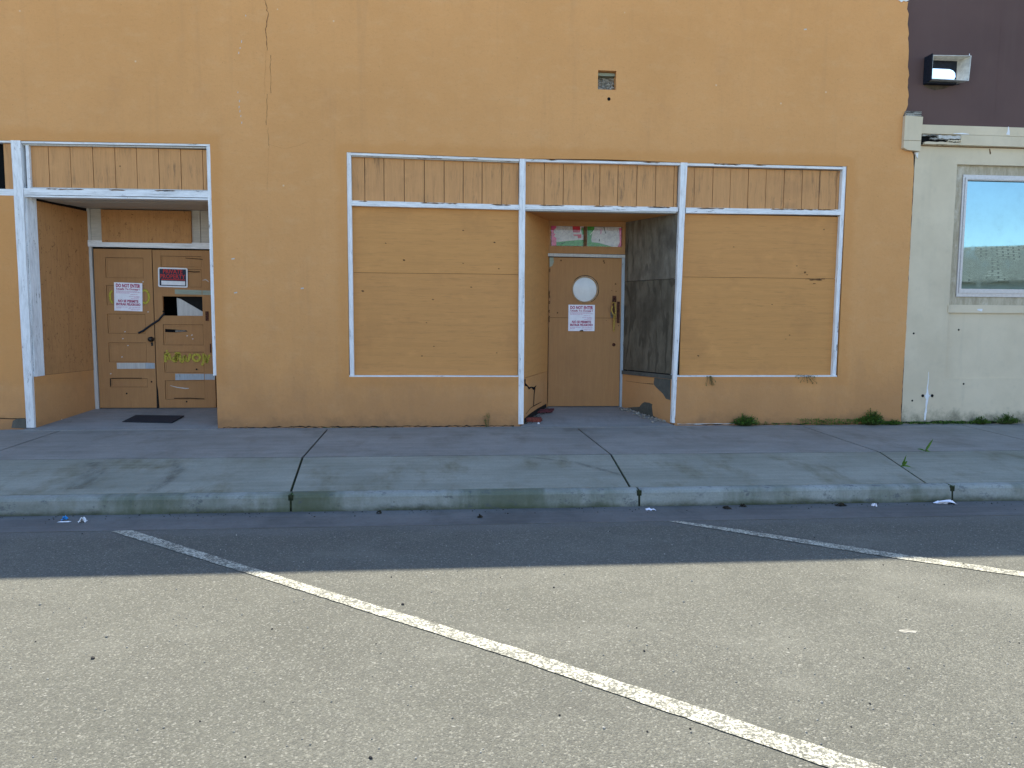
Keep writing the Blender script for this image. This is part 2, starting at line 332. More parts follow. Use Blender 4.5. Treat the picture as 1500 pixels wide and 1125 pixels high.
def lathe(bm, prof, c, axis='y', seg=32):
    """prof: list of (r, depth) ; revolve about -y axis through c"""
    rings = []
    for r, d in prof:
        rings.append([bm.verts.new((c[0] + r * math.cos(2 * math.pi * k / seg), c[1] + d, c[2] + r * math.sin(2 * math.pi * k / seg))) for k in range(seg)] if r > 1e-6 else [bm.verts.new((c[0], c[1] + d, c[2]))])
    for a, b in zip(rings, rings[1:]):
        for k in range(seg):
            q = [a[k % len(a)], a[(k + 1) % len(a)], b[(k + 1) % len(b)], b[k % len(b)]]; u = []
            for x in q:
                if x not in u: u.append(x)
            if len(u) > 2: bm.faces.new(u)
def prism(bm, poly, y0, y1):
    """flat outline [(x,z)] given thickness y0..y1"""
    f = [bm.verts.new((x, y0, z)) for x, z in poly]; b = [bm.verts.new((x, y1, z)) for x, z in poly]
    bm.faces.new(f); bm.faces.new(b[::-1]); n = len(poly)
    for i in range(n): bm.faces.new((f[i], b[i], b[(i + 1) % n], f[(i + 1) % n]))
def ribbon(bm, pts, w, y, uv=False, plane='xz', yfun=None):
    """thin strip with per-point widths, laid a hair proud of a surface"""
    rows = []; L = bm.loops.layers.uv.verify() if uv else None
    for i, p in enumerate(pts):
        a, b = pts[max(i - 1, 0)], pts[min(i + 1, len(pts) - 1)]
        t = Vector((b[0] - a[0], b[1] - a[1])).normalized(); n = Vector((-t.y, t.x)) * (w[i] if isinstance(w, (list, tuple)) else w) / 2
        if plane == 'xz': rows.append((bm.verts.new((p[0] + n.x, y, p[1] + n.y)), bm.verts.new((p[0] - n.x, y, p[1] - n.y))))
        else: rows.append((bm.verts.new((p[0] + n.x, p[1] + n.y, y)), bm.verts.new((p[0] - n.x, p[1] - n.y, y))))
    for i, (r, s) in enumerate(zip(rows, rows[1:])):
        f = bm.faces.new((r[0], r[1], s[1], s[0]))
        if uv:
            for l, v in zip(f.loops, ((i, 0), (i, 1), (i + 1, 1), (i + 1, 0))): l[L].uv = v
def rough_lump(bm, c, r, flat=.6, seed=0):
    rs = random.Random(seed); m = Matrix.Translation(c) @ Matrix.Rotation(rs.uniform(0, 6.3), 4, 'Z') @ Matrix.Diagonal((r, r * rs.uniform(.6, .95), r * flat, 1))
    res = bmesh.ops.create_icosphere(bm, subdivisions=1, radius=1, matrix=m)
    for v in res['verts']: v.co += Vector((rs.uniform(-1, 1), rs.uniform(-1, 1), rs.uniform(-.6, .6))) * r * .25
def thing(name, label, cat, loc=(0, 0, 0), rot=(0, 0, 0), group=None):
    o = bpy.data.objects.new(name, None); o.empty_display_size = .1; COL.objects.link(o); o.location = loc; o.rotation_euler = rot
    o['label'] = label; o['category'] = cat
    if group: o['group'] = group
    return o
def tag(o, label, cat, group=None):
    o['label'] = label; o['category'] = cat
    if group: o['group'] = group
    return o
def struct(o): o['kind'] = 'structure'; return o
def stuff(o): o['kind'] = 'stuff'; return o
def text(name, s, size, x, z, y, mat, parent, align='CENTER', bold=.0, wide=1, width=None):
    cu = bpy.data.curves.new(name, 'FONT'); cu.body = s; cu.size = size; cu.align_x = align; cu.offset = bold * size * 3; cu.extrude = .0004; cu.resolution_u = 2
    t = bpy.data.objects.new(name, cu); COL.objects.link(t)
    me = bpy.data.meshes.new_from_object(t.evaluated_get(bpy.context.evaluated_depsgraph_get()))
    bpy.data.objects.remove(t); bpy.data.curves.remove(cu)
    xs = [v.co.x for v in me.vertices]; w0 = max(xs) - min(xs); k = (width / w0) if width else wide; mid = (max(xs) + min(xs)) / 2
    for v in me.vertices:
        px = (v.co.x - mid) * k if align == 'CENTER' else v.co.x * k
        v.co = Vector((x + px, y - v.co.z, z + v.co.y))
    me.materials.clear()
    return link(name, me, mat, parent)

LINE1 = [(-2.459, -3.612), (-2.33, -3.585), (-1.057, -4.639), (.312, -5.744), (1.553, -6.82), (5.2, -9.98), (5.02, -10.1), (1.352, -6.805), (.301, -5.867), (-1.189, -4.636)]
LINE2 = [(1.672, -3.555), (1.715, -3.53), (2.27, -3.914), (3.052, -4.50), (3.642, -4.907), (8.2, -8.0), (8.12, -8.09), (3.571, -4.992), (2.979, -4.59), (2.227, -4.005)]
# ------------------------------------------------------------------ setting: ground, road, kerb, sidewalk
bm = B(); bmesh.ops.create_grid(bm, x_segments=1, y_segments=1, size=600); bmesh.ops.translate(bm, vec=(0, 0, -.30), verts=bm.verts)
struct(fin('ground', bm, 'ground_dirt'))
bm = B(); box(bm, -90, 90, -17, -3.60, -.29, -.262)
road = struct(fin('road', bm, 'asphalt'))
bm = B(); box(bm, -90, 90, -3.60, -3.12, -.292, -.257)
struct(fin('gutter', bm, 'gutter_conc', bev=.004))
def marking(pts):
    q = []
    for (xa, ya), (xb, yb) in zip(pts, pts[1:] + pts[:1]):
        n = max(1, int(math.hypot(xb - xa, yb - ya) / .05)); j = .003 if n > 4 else 0
        q += [(xa + (xb - xa) * i / n + (random.uniform(-j, j) if i else 0), ya + (yb - ya) * i / n + (random.uniform(-j, j) if i else 0)) for i in range(n)]
    bm = B(); bm.faces.new([bm.verts.new((x, y, -.2575)) for x, y in q]); bmesh.ops.triangulate(bm, faces=bm.faces[:])
    return struct(fin('road_marking', bm, 'road_paint'))
marking(LINE1)
marking(LINE2)
marking([(1.468, -3.405), (1.50, -3.40), (1.60, -3.47), (1.632, -3.53), (1.60, -3.525)])
marking([(x - 4.1, y) for x, y in LINE1])
jx = [(-7.5, -7.46, -7.32), (-4.535, -4.47, -4.35), (-1.443, -1.404, -1.283), (1.613, 1.652, 1.563), (4.545, 4.503, 4.241), (6.72, 6.62, 6.45), (9.6, 9.5, 9.3)]
YB, YF, YC = -.10, -1.87, -3.03
ZB, ZF, ZC = -.034, -.045, -.112
def slab(bm, q, zt, th=.06):
    hexa(bm, [(q[0][0], q[0][1], zt[0] - th), (q[1][0], q[1][1], zt[1] - th), (q[2][0], q[2][1], zt[2] - th), (q[3][0], q[3][1], zt[3] - th),
              (q[0][0], q[0][1], zt[0]), (q[1][0], q[1][1], zt[1]), (q[2][0], q[2][1], zt[2]), (q[3][0], q[3][1], zt[3])])
bmb, bmf = B(), B(); g = .011
ext = [(-40, -40, -40)] + jx + [(40, 40, 40)]
for a, b in zip(ext, ext[1:]):
    slab(bmb, [(a[0] + g, YB), (b[0] - g, YB), (b[1] - g, YF + .016), (a[1] + g, YF + .016)], (ZB, ZB, ZF, ZF))
    slab(bmf, [(a[1] + g, YF - .013), (b[1] - g, YF - .013), (b[2] - g, YC + .004), (a[2] + g, YC + .004)], (ZF, ZF, ZC, ZC))
walk = struct(fin('sidewalk', bmb, 'walk_back', bev=.006))
struct(fin('sidewalk_apron', bmf, 'walk_front', bev=.006))
bm = B(); v = [bm.verts.new(p) for p in ((-40, .25, ZB - .016), (-40, YF, ZF - .016), (-40, YC - .02, ZC - .016), (40, YC - .02, ZC - .016), (40, YF, ZF - .016), (40, .25, ZB - .016))]
bm.faces.new((v[0], v[1], v[4], v[5])); bm.faces.new((v[1], v[2], v[3], v[4])); struct(fin('sidewalk_joint', bm, 'moss'))
bm = B(); p = [(-12 + .2 * i, YF + .002 + random.uniform(-.003, .003)) for i in range(140)]; ribbon(bm, p, [random.uniform(.014, .026) for _ in p], ZF - .004, plane='xy'); struct(fin('sidewalk_seam', bm, 'dark'))
apron = bpy.data.objects['sidewalk_apron']
def smear(pts, w):
    bm = B(); ribbon(bm, pts, w, 0, uv=True, plane='xy')
    for v in bm.verts: v.co.z = ZF + (ZC - ZF) * (v.co.y - YF) / (YC - YF) + .0015
    return fin('tyre_scuff', bm, 'scuff', apron, recalc=False)
smear([(.75, -1.92), (1.0, -2.05), (1.231, -2.18), (1.36, -2.36), (1.50, -2.55), (1.60, -2.74)], [.04, .07, .10, .12, .10, .05])
smear([(-2.6, -1.92), (-2.42, -2.3), (-2.38, -2.7), (-2.45, -2.98)], [.12, .22, .26, .2]); smear([(-3.3, -2.0), (-3.1, -2.4), (-3.05, -2.9)], [.2, .34, .3])
bm = B(); x = -12                               # narrow footing strip against the wall
while x < 14:
    w = random.uniform(.5, 1.3); y = YB - .015 + random.uniform(-.012, .012); slab(bm, [(x, .2), (x + w, .2), (x + w, YB + .006), (x, YB + .006)], [ZB + random.uniform(.000, .005)] * 4); x += w
struct(fin('footing', bm, 'entry_conc', bev=.008))
cj = [-40, -7.2, -4.2, -1.265, 1.62, 4.425, 7.3, 40]
bm = B()
for a, b in zip(cj, cj[1:]):
    n = max(2, int((b - a) / .25)) if b - a < 5 else 4; rows = []
    for i in range(n + 1):
        x = a + .009 + (b - a - .018) * i / n; d = random.uniform(-.003, .003) if 0 < i < n else 0; k = .006 if i in (0, n) else 0
        prof = [(YC - .002, -.29), (YC - .002, ZC - .002), (-3.095 + k, ZC - .004 - k * .3), (-3.118 + d + k, ZC - .012), (-3.131 + d + k, ZC - .032), (-3.146 + d + k * .5, -.29)]
        rows.append([bm.verts.new((x, y, z)) for y, z in prof])
    for r, s in zip(rows, rows[1:]):
        for k in range(len(r)): bm.faces.new((r[k], r[(k + 1) % len(r)], s[(k + 1) % len(s)], s[k]))
    bm.faces.new(rows[0]); bm.faces.new(rows[-1][::-1])
curb = struct(fin('curb', bm, 'curb_conc', smooth=False))
bm = B()
for x in cj[1:-1]: box(bm, x - .02, x + .02, -3.128, YC, -.28, ZC - .012)
struct(fin('curb_joint', bm, 'moss'))
# far side of the street
bm = B(); box(bm, -90, 90, -20.5, -17, -.29, -.11); struct(fin('far_sidewalk', bm, 'walk_back'))

# ------------------------------------------------------------------ orange storefront building
OB = thing('storefront_building', 'single-storey orange stucco storefront with white trim and boarded-up windows', 'building', (0, 0, 0))
TOP = 5.335
bm = B()
holes = [(-9.0, -4.965, 2.69, 3.31), (-4.965, -2.762, -.06, 3.31), (-1.19, .915, .595, 3.27), (.915, 2.89, -.06, 3.27), (2.89, 5.04, .595, 3.27), (1.83, 2.055, 4.10, 4.325)]
plate(bm, -14, 5.60, -.06, TOP, 0, .25, holes)
sag = {-1.19: 3.280, .915: 3.254, 2.89: 3.256, 5.04: 3.262, -2.762: 3.330, -4.965: 3.311, -9.0: 3.306}
for v in bm.verts:                         # the lintels are not quite level
    for k, z in sag.items():
        if abs(v.co.x - k) < 1e-4 and abs(v.co.z - (3.31 if k < -2 else 3.27)) < 1e-4: v.co.z = z
jag = [(5.94, -.06), (5.926, .16), (5.935, 1.2), (5.93, 2.54), (5.925, 3.2), (5.915, 3.43), (5.885, 3.47), (5.80, 3.52), (5.752, 3.62), (5.745, 3.9), (5.79, 3.98), (5.80, 4.1), (5.785, 4.5), (5.765, 4.9), (5.735, 5.2), (5.735, 5.285)]
pts = []
for (xa, za), (xb, zb) in zip(jag, jag[1:]):
    n = max(1, int(abs(zb - za) / .05)); j = .004 if za < 3.4 else .011
    pts += [(xa + (xb - xa) * i / n + random.uniform(-j, j), za + (zb - za) * i / n) for i in range(n)]
pts += [(5.735, 5.285), (5.68, 5.30), (5.64, 5.285), (5.60, 5.295)]
prism(bm, [(5.60, -.06)] + pts, 0, .25)
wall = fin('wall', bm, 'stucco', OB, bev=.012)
bm = B(); prism(bm, [(5.605, 5.30), (5.64, 5.275), (5.672, 5.292), (5.70, 5.284), (5.742, 5.305), (5.738, 5.40), (5.605, 5.40)], -.012, .25)
bm2 = bm; fin('coping', bm2, 'white_h', OB)
bm = B(); box(bm, -14, 5.6, .0, .25, 5.336, 5.352); fin('parapet_cap', bm, 'white_h', OB)
bm = B(); box(bm, -14, 5.7, .26, 9, 3.95, 4.05); box(bm, -14, -13.8, .26, 9, -.06, 3.94); box(bm, -14, 5.7, 8.8, 9, -.06, 3.94); box(bm, 5.5, 5.69, .26, 8.8, -.06, 3.94)
fin('roof', bm, 'roof_felt', OB)

def crackpt(a, b):
    u, v = 340 + a / 4.017, b / 4.017
    return (-2.083 + (u - 390 - .02 * v) * .0086, 4.977 - v * .00772)
def rag(pts, j=.006, n=5):
    o = []
    for p, q in zip(pts, pts[1:]):
        o += [(p[0] + (q[0] - p[0]) * i / n + random.uniform(-j, j), p[1] + (q[1] - p[1]) * i / n) for i in range(n)]
    return o + [pts[-1]]
for seg, w, m in (([(190, -160), (195, 0), (205, 60), (212, 80), (200, 155), (195, 170), (205, 230), (205, 295)], .0075, 'crack'), ([(227, 320), (223, 390), (227, 545)], .0045, 'crack'),
               ([(205, 550), (205, 640), (202, 735)], .0045, 'crack'), ([(210, 750), (216, 860)], .0035, 'crack'), ([(216, 850), (300, 875), (380, 850), (430, 825)], .0018, 'hair_crack'), ([(200, 300), (196, 420), (192, 560)], .0018, 'hair_crack'), ([(216, 860), (212, 990), (206, 1120)], .0018, 'hair_crack')):
    p = rag([crackpt(*s) for s in seg]); bm = B()
    ribbon(bm, p, [w * random.uniform(.35, 1.25) for _ in p], -.0015); fin('crack', bm, m, OB)
bm = B()
for a, b in ((92, 100), (70, 255), (62, 290), (55, 320), (50, 550), (58, 605), (60, 665), (65, 690), (70, 732), (56, 640)):
    x, z = crackpt(a, b); ribbon(bm, [(x, z), (x + .003, z + random.uniform(.012, .03))], .008, -.0012)
for x, z in ((-1.05 - 1.5, 2.0), (-2.53, 1.60), (4.4, 4.9), (-1.75, 1.66)):
    ribbon(bm, [(x, z), (x + .035, z + .006)], .014, -.0012)
fin('paint_chip', bm, 'grey_white', OB)
bm = B(); lathe(bm, [(.0, -.0015), (.021, -.001)], (1.969, 0, 3.99), seg=14); fin('bolt_hole', bm, 'black', OB)

# transom boards, boarded windows
def transom(x0, x1, z0, z1, first, w, y=.07, tilt=0):
    bm = B(); x = x0; nx = first
    while x < x1 - .01:
        b = min(nx, x1); dy = random.uniform(-.003, .003)
        box(bm, x + .0035, b - .0035, y + dy, y + .03, z0, z1); x = b; nx += w * random.uniform(.97, 1.03)
    fin('transom_boards', bm, 'boards', OB, bev=.003)
    obox('backing', 'black', OB, x0, x1, y + .032, y + .05, z0, z1, 0)
obox('transom_boards', 'boards', OB, -5.085, -4.972, .05, .08, 2.765, 3.285); obox('backing', 'black', OB, -9.0, -4.97, .12, .14, 2.70, 3.30, 0); transom(-4.80, -2.805, 2.785, 3.275, -4.605, .2445)
transom(-1.14, .88, 2.71, 3.24, -.985, .236); transom(.957, 2.872, 2.70, 3.225, 1.195, .233); transom(2.97, 4.985, 2.715, 3.215, 3.09, .2325)
def plywood(x0, x1, z0, zs, z1, m, y=.06, mat2=None):
    for a, b, mm, dy in ((z0, zs - .002, m, 0), (zs + .002, z1, mat2 or m, .003)):
        bm = B(); box(bm, x0, x1, y + dy, y + .02, a, b); fin('plywood_panel', bm, mm, OB, bev=.002)
plywood(-1.14, .885, .61, 1.862, 2.652, 'ply1', mat2='ply2'); plywood(2.96, 4.985, .612, 1.856, 2.64, 'ply2', mat2='ply1')
obox('backing', 'black', OB, -1.18, .9, .085, .1, .6, 2.66, 0); obox('backing', 'black', OB, 2.9, 5.03, .085, .1, .6, 2.66, 0)
bm = B()
for x, z, q in ((.20, 2.39, .014), (.585, 2.25, .015), (-.52, 2.02, .017), (-1.02, 1.64, .020), (-.17, 1.545, .015), (-.74, 2.22, .012), (-.16, .97, .011), (.62, .89, .010), (.20, 1.99, .011), (.64, 1.93, .012), (-.25, 1.26, .011), (.30, 1.70, .014), (3.20, .86, .016), (4.40, 1.13, .013), (3.62, 2.24, .010), (4.15, 1.52, .011)):
    q *= .7; ribbon(bm, [(x - q * 1.3, z + q * .2), (x - q * .4, z), (x + q * .5, z - q * .15), (x + q * 1.2, z - q * .3)], [q * .4, q * 1.5, q * 1.2, q * .3], .0585)
fin('knot_hole', bm, 'crack', OB)
def timber(name, a, b, w, y0, y1, mat, jit=.05):
    bm = B(); board(bm, a, b, w, y0, y1, jit); return fin(name, bm, mat, OB, bev=.002)
# right-hand storefront frame
timber('frame_stile', (-1.164, 3.283), (-1.158, .612), .050, .012, .10, 'white_v')
timber('top_rail', (-1.139, 3.262), (.878, 3.238), .026, .010, .10, 'white_h'); timber('top_rail', (-1.139, 3.243), (.878, 3.218), .014, .030, .10, 'grey_white')
timber('top_rail', (.957, 3.238), (2.884, 3.240), .028, .010, .10, 'white_h'); timber('top_rail', (2.972, 3.240), (4.985, 3.240), .030, .010, .10, 'white_h')
timber('transom_rail', (-1.139, 2.684), (.880, 2.672), .060, .004, .10, 'white_h', .06)
timber('transom_rail', (.957, 2.680), (2.866, 2.685), .055, .004, .10, 'white_h', .06); timber('soffit_trim', (.96, 2.643), (2.85, 2.648), .016, .012, .12, 'grey_white')
timber('transom_rail', (2.970, 2.676), (4.984, 2.690), .066, .004, .10, 'white_h', .06)
timber('frame_stile', (5.010, 3.262), (4.996, .612), .048, .010, .105, 'white_v'); 
timber('sill', (-1.19, .602), (.889, .597), .020, .002, .10, 'white_h', .12); timber('sill', (2.90, .602), (5.03, .604), .018, .002, .10, 'white_h', .12)
def post(q, y0, y1, jit=.003, seg=9):
    (a, b), (c, d), zt, zb = q; bm = B(); rows = []
    for i in range(seg + 1):
        t = i / seg; xl, xr = a + (c - a) * t + random.uniform(-jit, jit), b + (d - b) * t + random.uniform(-jit, jit); z = zt + (zb - zt) * t
        rows.append([bm.verts.new(p) for p in ((xl, y0, z), (xr, y0, z), (xr, y1, z), (xl, y1, z))])
    for r, s in zip(rows, rows[1:]):
        for k in range(4): bm.faces.new((r[k], r[(k + 1) % 4], s[(k + 1) % 4], s[k]))
    bm.faces.new(rows[0]); bm.faces.new(rows[-1][::-1]); return fin('storefront_post', bm, 'white_v', OB, bev=.003)
post(((.880, .956), (.890, .952), 3.25, .000), -.008, .10); post(((2.887, 2.970), (2.853, 2.897), 3.255, .005), -.008, .12); post(((-4.970, -4.866), (-4.958, -4.868), 3.312, -.008), -.008, .10)
# left-hand entrance frame
timber('top_rail', (-4.865, 3.296), (-2.766, 3.318), .022, .006, .10, 'white_h'); timber('top_rail', (-4.865, 3.275), (-2.80, 3.293), .014, .03, .10, 'grey_white')
timber('transom_rail', (-4.862, 2.742), (-2.80, 2.752), .075, .004, .10, 'white_h', .05); timber('soffit_trim', (-4.862, 2.690), (-2.80, 2.696), .020, .008, .12, 'white_h')
timber('frame_stile', (-2.783, 3.305), (-2.780, .610), .042, .006, .08, 'white_v'); timber('frame_stile', (-4.815, 3.27), (-4.815, 2.785), .035, .03, .10, 'white_v')
timber('top_rail', (-9.0, 3.29), (-4.972, 3.302), .026, .010, .10, 'white_h'); timber('transom_rail', (-9.0, 2.725), (-4.972, 2.728), .075, .004, .10, 'white_h')
timber('transom_trim', (-4.80, 2.79), (-2.805, 2.80), .010, .03, .10, 'grey_white')

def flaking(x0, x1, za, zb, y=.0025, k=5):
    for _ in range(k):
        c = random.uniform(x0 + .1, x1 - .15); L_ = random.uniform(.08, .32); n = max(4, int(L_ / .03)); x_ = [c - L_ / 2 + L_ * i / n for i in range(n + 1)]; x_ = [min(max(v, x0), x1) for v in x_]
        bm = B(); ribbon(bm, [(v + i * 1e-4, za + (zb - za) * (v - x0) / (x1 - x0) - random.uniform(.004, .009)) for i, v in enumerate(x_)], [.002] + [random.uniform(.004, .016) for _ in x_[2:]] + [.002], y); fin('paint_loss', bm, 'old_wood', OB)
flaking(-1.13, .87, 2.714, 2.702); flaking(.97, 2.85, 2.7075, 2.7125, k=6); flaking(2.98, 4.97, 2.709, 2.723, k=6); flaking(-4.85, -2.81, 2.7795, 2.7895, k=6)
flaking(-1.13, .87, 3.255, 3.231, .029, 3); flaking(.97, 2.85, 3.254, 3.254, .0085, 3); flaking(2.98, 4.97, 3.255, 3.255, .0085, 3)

# ---- recessed entrances
def wallpiece(name, p0, p1, z0, z1, mat, off=0, s0=0, s1=1, th=.03, parent=OB, side=1, bev=.002):
    """upright slab along the splayed side wall p0->p1 (x,y); off = how far it stands proud into the entrance"""
    p0, p1 = Vector(p0), Vector(p1); d = p1 - p0; n = Vector((d.y, -d.x)).normalized() * side
    a, b = p0 + d * s0 + n * off, p0 + d * s1 + n * off; c, e = b - n * th, a - n * th
    if not isinstance(z0, tuple): z0 = (z0, z0)
    if not isinstance(z1, tuple): z1 = (z1, z1)
    bm = B(); hexa(bm, [(a.x, a.y, z0[0]), (b.x, b.y, z0[1]), (b.x, b.y, z1[1]), (a.x, a.y, z1[0]), (e.x, e.y, z0[0]), (c.x, c.y, z0[1]), (c.x, c.y, z1[1]), (e.x, e.y, z1[0])])
    return fin(name, bm, mat, parent, bev=bev)
def sidepatch(name, p0, p1, poly, mat, off, side=1):
    p0, p1 = Vector(p0), Vector(p1); d = p1 - p0; n = Vector((d.y, -d.x)).normalized() * side
    bm = B(); f = []; k = []
    for s, z in poly:
        q = p0 + d * s + n * off; r = q - n * .006; f.append(bm.verts.new((q.x, q.y, z))); k.append(bm.verts.new((r.x, r.y, z)))
    bm.faces.new(f)
    for i in range(len(f)): bm.faces.new((f[i], f[(i + 1) % len(f)], k[(i + 1) % len(f)], k[i]))
    return fin(name, bm, mat, OB)
YD = .95
def floor(x0, x1, xb0, xb1):
    bm = B(); hexa(bm, [(x0, -.09, -.08), (x1, -.09, -.08), (xb1, YD + .1, -.08), (xb0, YD + .1, -.08), (x0, -.09, -.026), (x1, -.09, -.026), (xb1, YD + .1, .112), (xb0, YD + .1, .112)])
    return fin('entrance_floor', bm, 'entry_conc', OB, bev=.008)
# porthole-door entrance
L0, L1 = (.945, .03), (1.372, YD); Rr0, Rr1 = (2.868, .06), (2.437, YD)
floor(.90, 2.90, 1.33, 2.46)
bm = B(); box(bm, .93, 2.88, .10, 1.1, 2.640, 2.67); fin('soffit', bm, 'ply1', OB)
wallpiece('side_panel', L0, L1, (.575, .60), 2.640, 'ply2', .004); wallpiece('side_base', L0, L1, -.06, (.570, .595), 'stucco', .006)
wallpiece('weathered_panel', Rr0, Rr1, .625, 1.83, 'grey_ply', .004, side=-1); wallpiece('weathered_panel', Rr0, Rr1, 1.836, 2.640, 'grey_ply_pale', .001, side=-1)
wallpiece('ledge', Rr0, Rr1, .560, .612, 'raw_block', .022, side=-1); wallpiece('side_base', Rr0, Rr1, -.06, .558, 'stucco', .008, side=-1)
wallpiece('batten', Rr0, Rr1, 1.84, 2.62, 'grey_ply', .012, .93, .985, side=-1)
sidepatch('exposed_block', Rr0, Rr1, [(.02, .556), (.33, .556), (.345, .47), (.29, .43), (.16, .36), (.10, .30), (.02, .29)], 'raw_block', .0105, -1)
sidepatch('exposed_block', Rr0, Rr1, [(.22, .02), (.34, .05), (.37, .17), (.36, .20), (.42, .215), (.52, .215), (.57, .19), (.62, .14), (.74, .125), (.88, .10), (.88, .06), (.5, .04)], 'raw_block', .0105, -1)
sidepatch('exposed_block', L0, L1, [(.05, .0), (.05, .06), (.3, .10), (.6, .13), (.97, .15), (.97, .10), (.5, .04)], 'dark', .0085)
bm = B()
def side_crack(p0, p1, pts, w, name='crack', off=.0085, side=1, mat='black'):
    p0, p1 = Vector(p0), Vector(p1); d = p1 - p0; n = Vector((d.y, -d.x)).normalized() * side; L = d.length
    bm = B(); rows = []
    for i, (s, z) in enumerate(pts):
        a, b = pts[max(i - 1, 0)], pts[min(i + 1, len(pts) - 1)]; t = Vector(((b[0] - a[0]) * L, b[1] - a[1])).normalized(); m = Vector((-t.y / L, t.x)) * w[i] / 2
        r = []
        for sg in (1, -1):
            q = p0 + d * (s + m.x * sg) + n * off; r.append(bm.verts.new((q.x, q.y, z + m.y * sg)))
        rows.append(r)
    for r, s in zip(rows, rows[1:]): bm.faces.new((r[0], r[1], s[1], s[0]))
    return fin(name, bm, mat, OB)
side_crack(L0, L1, [(.06, .56), (.07, .49), (.15, .47), (.22, .43), (.32, .435), (.40, .41), (.46, .42), (.52, .44)], [.05, .045, .02, .03, .016, .04, .03, .006])
side_crack(L0, L1, [(.46, .42), (.43, .34), (.42, .25), (.41, .18)], [.05, .035, .03, .028])
side_crack(L0, L1, [(.10, .11), (.3, .17), (.5, .185), (.75, .20)], [.006, .008, .012, .006])
side_crack(Rr0, Rr1, [(.35, .47), (.6, .465), (.92, .47)], [.012, .005, .004], side=-1, off=.0105, mat='crack')
# back wall around the door
bm = B(); box(bm, 1.30, 1.383, YD + .01, YD + .08, .08, 2.15); fin('door_jamb', bm, 'ply1', OB, bev=.003)
timber('door_jamb', (2.416, 2.160), (2.420, .10), .044, YD - .005, YD + .09, 'pale_blue'); obox('jamb_gap', 'black', OB, 2.438, 2.50, YD + .02, YD + .06, .08, 2.2, 0)
timber('door_header', (1.352, 2.183), (2.440, 2.176), .040, YD - .020, YD + .09, 'grey_white'); obox('frame_gap', 'black', OB, 1.37, 2.40, YD + .03, YD + .06, 2.12, 2.163, 0)
bm = B(); plate(bm, 1.34, 2.47, 2.206, 2.66, YD, .05, [(1.405, 2.392, 2.305, 2.575)])
tw = fin('transom_window', bm, 'door_wood', OB, bev=.004)
bm = B(); box(bm, 1.862, 1.905, YD + .008, YD + .045, 2.3052, 2.5748); fin('mullion', bm, 'old_wood', tw, bev=.003)
for a, b in ((1.4055, 1.8615), (1.9055, 2.3915)):
    bm = B(); box(bm, a, b, YD + .028, YD + .031, 2.3055, 2.5745); fin('pane', bm, 'pane', tw)
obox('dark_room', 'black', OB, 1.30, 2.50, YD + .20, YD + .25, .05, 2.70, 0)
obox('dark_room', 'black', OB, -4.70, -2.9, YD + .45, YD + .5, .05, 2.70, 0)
# the porthole door: leaf with a round light
DX0, DX1, DZ0, DZ1 = 1.388, 2.392, .112, 2.150; cx, cz, cr = 1.887, 1.722, .172
bm = B(); seg = 40
ring = [bm.verts.new((cx + cr * math.cos(2 * math.pi * k / seg), YD, cz + cr * math.sin(2 * math.pi * k / seg))) for k in range(seg)]
def onsq(a):
    c, s = math.cos(a), math.sin(a); t = .22 / max(abs(c), abs(s)); return (cx + c * t, YD, cz + s * t)
sq = [bm.verts.new(onsq(2 * math.pi * k / seg)) for k in range(seg)]
for k in range(seg): bm.faces.new((ring[k], ring[(k + 1) % seg], sq[(k + 1) % seg], sq[k]))
rb = [bm.verts.new((v.co.x, YD + .04, v.co.z)) for v in ring]
for k in range(seg): bm.faces.new((ring[k], rb[k], rb[(k + 1) % seg], ring[(k + 1) % seg]))
a, b, c, d = cx - .22, cx + .22, cz - .22, cz + .22
for x0, x1, z0, z1 in ((DX0, a, DZ0 + 1.223, DZ1), (b, DX1, DZ0 + 1.223, DZ1), (a, b, d, DZ1), (a, b, DZ0 + 1.223, c)):
    bm.faces.new([bm.verts.new(p) for p in ((x0, YD, z0), (x1, YD, z0), (x1, YD, z1), (x0, YD, z1))])
box(bm, DX0, DX1, YD + .002, YD + .04, DZ0, DZ0 + 1.219)
for x in (DX0, DX1): bm.faces.new([bm.verts.new(p) for p in ((x, YD, DZ0 + 1.223), (x, YD + .04, DZ0 + 1.223), (x, YD + .04, DZ1), (x, YD, DZ1))])
pd = fin('door', bm, 'door_wood', OB)
bm = B(); lathe(bm, [(.165, .03), (.168, -.006), (.178, -.010), (.186, -.004), (.186, .0)], (cx, YD, cz), seg=40); fin('porthole_ring', bm, 'ring_wood', pd, smooth=True); bm = B(); ribbon(bm, [(cx + .19 * math.cos(2 * math.pi * k / 40), cz + .19 * math.sin(2 * math.pi * k / 40)) for k in range(-7, 17)], [.010 * random.uniform(.3, 1) for k in range(24)], YD - .001); fin('porthole_gap', bm, 'dark', pd)
bm = B(); lathe(bm, [(0, .012), (.16, .014), (.172, .018)], (cx, YD, cz), seg=40); fin('porthole_glass', bm, 'frosted', pd, smooth=True)
bm = B(); box(bm, 2.338, 2.376, YD - .006, YD + .004, 1.265, 1.56); fin('lock_plate', bm, 'rust', pd, bev=.003)
bm = B(); tube(bm, [(2.30, YD + .0, 1.60), (2.285, YD - .045, 1.58), (2.275, YD - .05, 1.50), (2.285, YD - .045, 1.40), (2.30, YD, 1.385)], .013, 8); box(bm, 2.27, 2.325, YD - .004, YD + .002, 1.55, 1.64); fin('handle', bm, 'rust', pd, smooth=False)
bm = B(); prism(bm, [(2.245, 1.40), (2.25, 1.34), (2.30, 1.335), (2.32, 1.38), (2.30, 1.46), (2.27, 1.48)], YD - .004, YD + .002); fin('worn_patch', bm, 'old_metal', pd)
